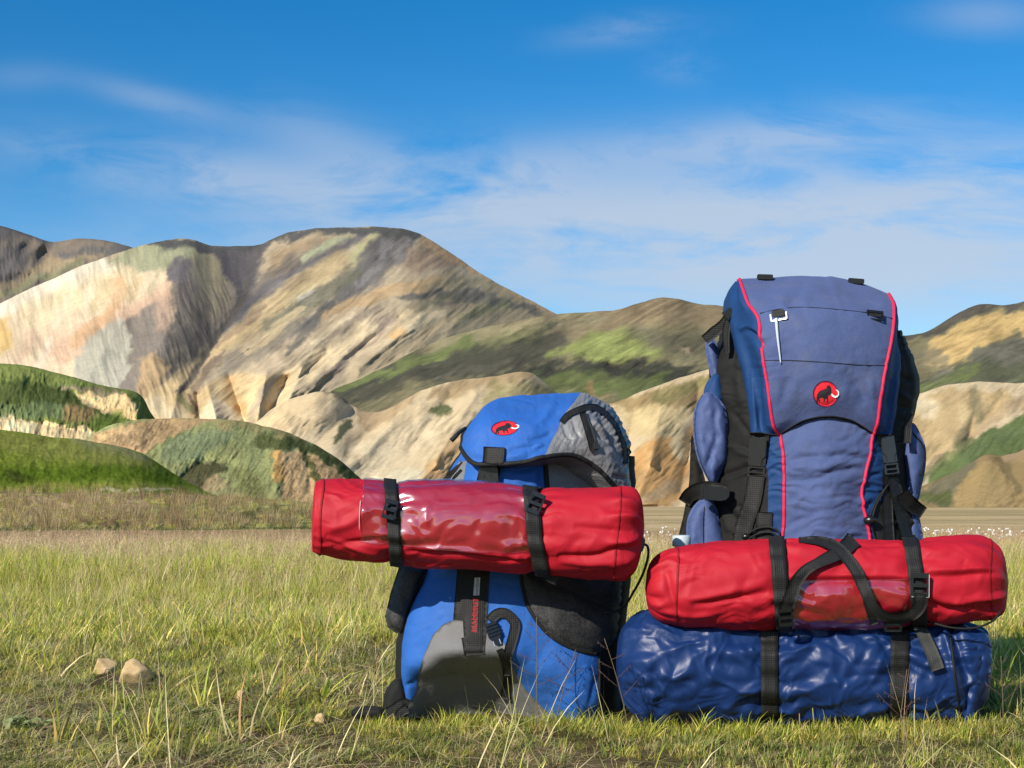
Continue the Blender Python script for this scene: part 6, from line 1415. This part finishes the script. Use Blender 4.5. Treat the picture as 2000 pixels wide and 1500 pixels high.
tall_dry = [tuft(22, (.12, .26), .07, .20, .0026, G4, .45, 3, 0, .45) for _ in range(3)]
G5 = [(w_, tuple(np.array(a) * .72), tuple(np.array(b) * .72)) for w_, a, b in G5]
red_dry = [tuft(40, (.10, .24), .10, .25, .0050, G5, .4) for _ in range(2)]
stalk = [tuft(4, (.10, .26), .05, .28, .0024, G4, .3, 3) for _ in range(4)]

def scatter(name, sources, xs, ys, scl, seed, label=None, tilt=.12):
    r = np.random.default_rng(seed); n = len(xs)
    me = bpy.data.meshes.new(name)
    zs = gz(xs, ys)
    me.vertices.add(n); me.vertices.foreach_set('co', np.stack([xs, ys, zs], 1).ravel())
    a = me.attributes.new('rot', 'FLOAT_VECTOR', 'POINT'); a.data.foreach_set('vector', np.stack([r.normal(0, tilt, n), r.normal(0, tilt, n), r.uniform(0, 6.283, n)], 1).ravel())
    a = me.attributes.new('scl', 'FLOAT', 'POINT'); a.data.foreach_set('value', np.asarray(scl, float))
    a = me.attributes.new('pick', 'INT', 'POINT'); a.data.foreach_set('value', r.integers(0, len(sources), n).astype(np.int32))
    o = bpy.data.objects.new(name, me); COL.objects.link(o); tag(o, kind='stuff')
    if label: o['label'] = label
    ng = bpy.data.node_groups.new(name, 'GeometryNodeTree')
    ng.interface.new_socket('Geometry', in_out='INPUT', socket_type='NodeSocketGeometry'); ng.interface.new_socket('Geometry', in_out='OUTPUT', socket_type='NodeSocketGeometry')
    N, L = ng.nodes, ng.links
    gi, go = N.new('NodeGroupInput'), N.new('NodeGroupOutput')
    j = N.new('GeometryNodeJoinGeometry')
    for s in sources:
        q = N.new('GeometryNodeObjectInfo'); q.inputs['Object'].default_value = s; q.inputs['As Instance'].default_value = True; L.new(q.outputs['Geometry'], j.inputs[0])
    ip = N.new('GeometryNodeInstanceOnPoints'); ip.inputs['Pick Instance'].default_value = True
    def attr(nm, ty):
        q = N.new('GeometryNodeInputNamedAttribute'); q.data_type = ty; q.inputs['Name'].default_value = nm; return q.outputs['Attribute']
    L.new(gi.outputs[0], ip.inputs['Points']); L.new(j.outputs[0], ip.inputs['Instance']); L.new(attr('pick', 'INT'), ip.inputs['Instance Index'])
    e = N.new('FunctionNodeEulerToRotation'); L.new(attr('rot', 'FLOAT_VECTOR'), e.inputs[0]); L.new(e.outputs[0], ip.inputs['Rotation']); L.new(attr('scl', 'FLOAT'), ip.inputs['Scale'])
    L.new(ip.outputs[0], go.inputs[0])
    md = o.modifiers.new('scatter', 'NODES'); md.node_group = ng
    return o
def wedge(n, y0, y1, seed, power=1.0, half=.46):
    r = np.random.default_rng(seed)
    y = (y0 ** 2 + (y1 ** 2 - y0 ** 2) * r.uniform(size=n) ** power) ** .5
    x = y * r.uniform(-half, half, n)
    return x, y, r
def footprint(x, y):                                  # where the packs stand
    px, _ = unP(np.stack([x, y, 0 * x], 1))
    a = (px > 790) & (px < 1200) & (y > 2.93) & (y < 3.25); c = (px > 675) & (px < 800) & (y > 2.9) & (y < 3.12); b = (px > 1205) & (px < 1935) & (y > 2.84) & (y < 3.28)
    for sx, sy, sw in ((263, 1330, 44), (203, 1312, 34), (468, 1366, 22), (625, 1404, 20)):
        sd = ground_depth(sy); c = c | ((np.abs(px - sx) < sw) & (y > sd - .30) & (y < sd + .06))
    return a | b | c
def put(name, src, n, y0, y1, seed, s=(.7, 1.25), dens=None, half=.72, power=1.0, label=None, tilt=.12, sfun=None):
    n = int(n * half / .46); x, y, r = wedge(n, y0, y1, seed, power, half)
    k = ~footprint(x, y)
    if dens is not None: k &= r.uniform(size=n) < dens(x, y)
    sc = r.uniform(*s, n)
    if sfun is not None: sc = sc * sfun(x, y)
    x, y, sc = x[k], y[k], sc[k]
    return scatter(name, src, x, y, sc, seed + 1, label, tilt)
patch = lambda x, y: fbm(x / .55, y / .55, 2.2, 3)
lush = lambda x, y: np.clip(.50 + .9 * patch(x, y) + .40 * sstep(-.2, .8, x) - .35 * sstep(2.75, 2.2, y) * sstep(.3, -.6, x), .06, 1)
bare = lambda x, y: np.clip(.5 - .55 * patch(x, y) + .25 * sstep(.3, -1.0, x), .1, 1)
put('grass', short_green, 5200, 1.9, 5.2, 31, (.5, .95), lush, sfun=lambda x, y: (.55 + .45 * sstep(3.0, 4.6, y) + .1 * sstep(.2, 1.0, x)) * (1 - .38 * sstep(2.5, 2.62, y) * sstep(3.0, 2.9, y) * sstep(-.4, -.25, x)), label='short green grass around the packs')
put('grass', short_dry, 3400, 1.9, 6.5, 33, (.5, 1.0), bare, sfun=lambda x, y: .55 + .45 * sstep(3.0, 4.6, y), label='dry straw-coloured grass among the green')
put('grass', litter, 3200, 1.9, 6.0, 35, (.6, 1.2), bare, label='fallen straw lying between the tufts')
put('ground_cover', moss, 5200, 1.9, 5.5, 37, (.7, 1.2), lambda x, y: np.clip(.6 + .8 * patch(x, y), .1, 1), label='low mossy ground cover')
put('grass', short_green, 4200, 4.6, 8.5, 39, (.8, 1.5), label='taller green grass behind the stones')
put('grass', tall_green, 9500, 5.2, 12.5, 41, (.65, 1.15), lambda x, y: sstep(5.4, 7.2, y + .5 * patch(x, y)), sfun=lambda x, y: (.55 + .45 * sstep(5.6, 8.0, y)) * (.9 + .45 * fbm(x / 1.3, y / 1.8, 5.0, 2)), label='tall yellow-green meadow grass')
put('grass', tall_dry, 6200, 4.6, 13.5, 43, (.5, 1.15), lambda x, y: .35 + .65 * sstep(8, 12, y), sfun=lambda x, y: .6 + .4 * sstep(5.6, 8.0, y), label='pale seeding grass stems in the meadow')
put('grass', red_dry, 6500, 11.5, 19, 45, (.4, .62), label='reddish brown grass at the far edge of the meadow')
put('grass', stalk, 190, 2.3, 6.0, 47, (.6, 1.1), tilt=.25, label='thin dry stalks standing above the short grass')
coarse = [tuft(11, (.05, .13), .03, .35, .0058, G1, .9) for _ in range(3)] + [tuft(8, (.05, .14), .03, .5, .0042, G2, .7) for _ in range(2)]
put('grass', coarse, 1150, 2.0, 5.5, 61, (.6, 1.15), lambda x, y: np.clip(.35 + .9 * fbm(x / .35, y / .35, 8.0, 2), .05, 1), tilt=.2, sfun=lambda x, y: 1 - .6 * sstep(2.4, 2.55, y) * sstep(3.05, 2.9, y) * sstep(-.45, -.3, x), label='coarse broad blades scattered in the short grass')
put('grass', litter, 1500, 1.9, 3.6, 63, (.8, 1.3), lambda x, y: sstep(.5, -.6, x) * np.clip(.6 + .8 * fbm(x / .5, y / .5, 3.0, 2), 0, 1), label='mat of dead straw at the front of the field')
# fringe that laps over the foot of the packs
r = np.random.default_rng(77)
fx = np.concatenate([r.uniform(700, 1210, 130), r.uniform(1205, 1960, 230)]); fd = np.where(fx < 1205, r.uniform(2.80, 2.99, 360), r.uniform(2.70, 2.86, 360))
w_ = P(fx, 1410, fd)
scatter('grass', short_green + short_dry[:1] + coarse[:2], w_[:, 0], fd, r.uniform(.25, .62, 360), 79, 'grass fringe at the foot of the packs')

# white tufted heads of cotton grass beyond the packs
m_cotton = plain('cotton_white', (.80, .79, .74), .9, 0, .1)
def cotton_src(seed):
    q = np.random.default_rng(seed); bm = bmesh.new(); bmesh.ops.create_icosphere(bm, subdivisions=2, radius=.018)
    for v in bm.verts: v.co = v.co * (1 + .35 * q.normal()) ; v.co.z = v.co.z * 1.1 + .20
    V = np.array([v.co[:] for v in bm.verts]); F = [[v.index for v in f.verts] for f in bm.faces]; bm.free()
    k = len(V); V = np.vstack([V, [[-.001, 0, 0], [.001, 0, 0], [0, 0, .2]]]); F.append([k, k + 1, k + 2])
    return mk('cotton_source', V, F, m_cotton, None, link=False)
cs = [cotton_src(i) for i in range(3)]
x, y, r = wedge(2000, 12, 20, 51)
px, _ = unP(np.stack([x, y, 0 * x], 1))
k = ((px > 1200) & (px < 1400) | (px > 1780) & (px < 2250)) & (fbm(x / 1.1, y / 2.2, 3.0, 2) > -.1)
scatter('cotton_grass', cs, x[k], y[k], r.uniform(.35, .75, k.sum()), 53, 'white cotton grass heads dotting the far meadow')

# ------------------------------------------------------------------ single plants one can pick out
m_stem = plain('seed_stem', (.16, .12, .07), .8, 0, .2); m_seed = plain('seed_purple', (.12, .07, .065), .8, 0, .2)
def seed_stalk(px, py, h, seed, label, lean=0.0, branches=9, d=None):
    q = np.random.default_rng(seed); d = ground_depth(py) if d is None else d
    base = P(px, py, d); base[2] = float(gz(base[0], base[1])); t_ = thing('seed_stalk', label, 'grass stalk', base, 'purple seeding stalks in front of the packs')
    tt = np.linspace(0, 1, 9)
    st_ = base + np.stack([lean * h * tt ** 1.4, -.02 * tt, h * tt], 1)
    tube3('stem', st_, [.0011, .0006], m_stem, t_, 5)
    for k in range(branches):
        f = .40 + .58 * k / branches; p0 = base + np.array([lean * h * f ** 1.4, -.02 * f, h * f])
        a = q.uniform(-.9, .9) + (math.pi if k % 2 else 0); L = h * .26 * (1.15 - f) * q.uniform(.7, 1.3) + .008
        e = np.array([math.cos(a) * L, math.sin(a) * L * .6, L * q.uniform(.25, .9)]); ts_ = np.linspace(0, 1, 5)[:, None]
        b_ = tube3('branch', p0 + e * ts_ + np.array([0, 0, .12 * L]) * ts_ ** 2, [.0006, .0004], m_seed, t_, 4)
        V, F = [], []
        for m in range(3):
            o_ = p0 + e * (.5 + .22 * m) + q.normal(0, .0014, 3); s_ = .0019
            i = len(V); V += [o_ + np.array(c_) * s_ for c_ in ((0, 0, 1.6), (.7, 0, 0), (-.35, .6, 0), (-.35, -.6, 0), (0, 0, -1))]
            F += [[i, i + 1, i + 2], [i, i + 2, i + 3], [i, i + 3, i + 1], [i + 4, i + 2, i + 1], [i + 4, i + 3, i + 2], [i + 4, i + 1, i + 3]]
        tag(mk('spikelet', V, F, m_seed, b_, smooth=False), kind='stuff')
seed_stalk(1048, 1432, .225, 1, 'branching purple seed stalk against the blue front of the shorter pack', .0, 8)
seed_stalk(1085, 1428, .16, 2, 'short leaning seed stalk beside the tallest one before the shorter pack', .25, 5)
seed_stalk(1228, 1440, .19, 3, 'thin seed stalk between the shorter pack and the blue sack', -.25, 6)
seed_stalk(1752, 1475, .16, 4, 'reddish seed stalk before the second strap of the blue sack', .1, 8)
seed_stalk(570, 1330, .11, 5, 'brown seed stalk in the meadow left of the hip belt', .1, 8)
seed_stalk(718, 1345, .13, 6, 'dark twiggy stalk just left of the mesh pocket', .08, 7)
seed_stalk(1960, 1440, .15, 7, 'dark seed stalk at the edge of the pack shadow', -.05, 7)
# grey-green broad-leaved herb
m_herb = leaf_mat('herb_leaf', .2, .6)
def herb(px, py, n, size, seed, label):
    q = np.random.default_rng(seed); d = ground_depth(py); base = P(px, py, d); base[2] = float(gz(base[0], base[1]))
    t_ = thing('herb', label, 'plant', base, 'broad-leaved herbs in the grass')
    for k in range(n):
        a = q.uniform(0, 6.28); L = size * q.uniform(.6, 1.1); W_ = L * .42; el = q.uniform(.3, 1.1); o_ = base + np.array([q.normal(0, size * .5), q.normal(0, size * .4), .004])
        V, F = [], []
        for i in range(6):
            f = i / 5; c_ = o_ + np.array([math.cos(a) * f * L * math.cos(el), math.sin(a) * f * L * math.cos(el), f * L * math.sin(el) - f * f * L * .35]); w2 = W_ * math.sin(min(f * .9 + .08, 1) * math.pi) * .5 + .0006
            sd = np.array([-math.sin(a), math.cos(a), 0]); V += [c_ - sd * w2 + np.array([0, 0, w2 * .5]), c_, c_ + sd * w2 + np.array([0, 0, w2 * .5])]
        for i in range(5):
            for j in range(2): F.append([3 * i + j, 3 * i + j + 1, 3 * i + j + 4, 3 * i + j + 3])
        mk('leaf', V, F, m_herb, t_, col=np.tile(np.array((.16, .185, .075)) * q.uniform(.7, 1.2), (18, 1)))
herb(45, 1420, 26, .045, 3, 'grey-green broad-leaved herb at the left edge of the grass')
herb(392, 1392, 8, .03, 5, 'small leafy herb in front of the large stone')

# scrub on the bank behind the meadow
bank = [o for o in bpy.data.objects if o.name.startswith('bank')][0]
bt = BVHTree.FromPolygons([v.co for v in bank.data.vertices], [list(p_.vertices) for p_ in bank.data.polygons])
q = np.random.default_rng(91); pts = []
for _ in range(5200):
    y = q.uniform(18.5, 41); x = y * q.uniform(-.46, .02)
    h = bt.ray_cast(Vector((x, y, 30)), Vector((0, 0, -1)))
    if h[0] is not None and h[0].z > .02 and fbm(np.array([x / 1.6]), np.array([y / 3.0]), 4.0, 2)[0] > -.25: pts.append(h[0][:])
pts = np.array(pts); _gz = gz
gz = lambda x, y: pts[:, 2]
scatter('scrub', short_dry + short_green[:2] + red_dry[:1], pts[:, 0], pts[:, 1], q.uniform(.7, 2.0, len(pts)), 93, 'low scrub and dry grass on the bank behind the meadow')
gz = _gz
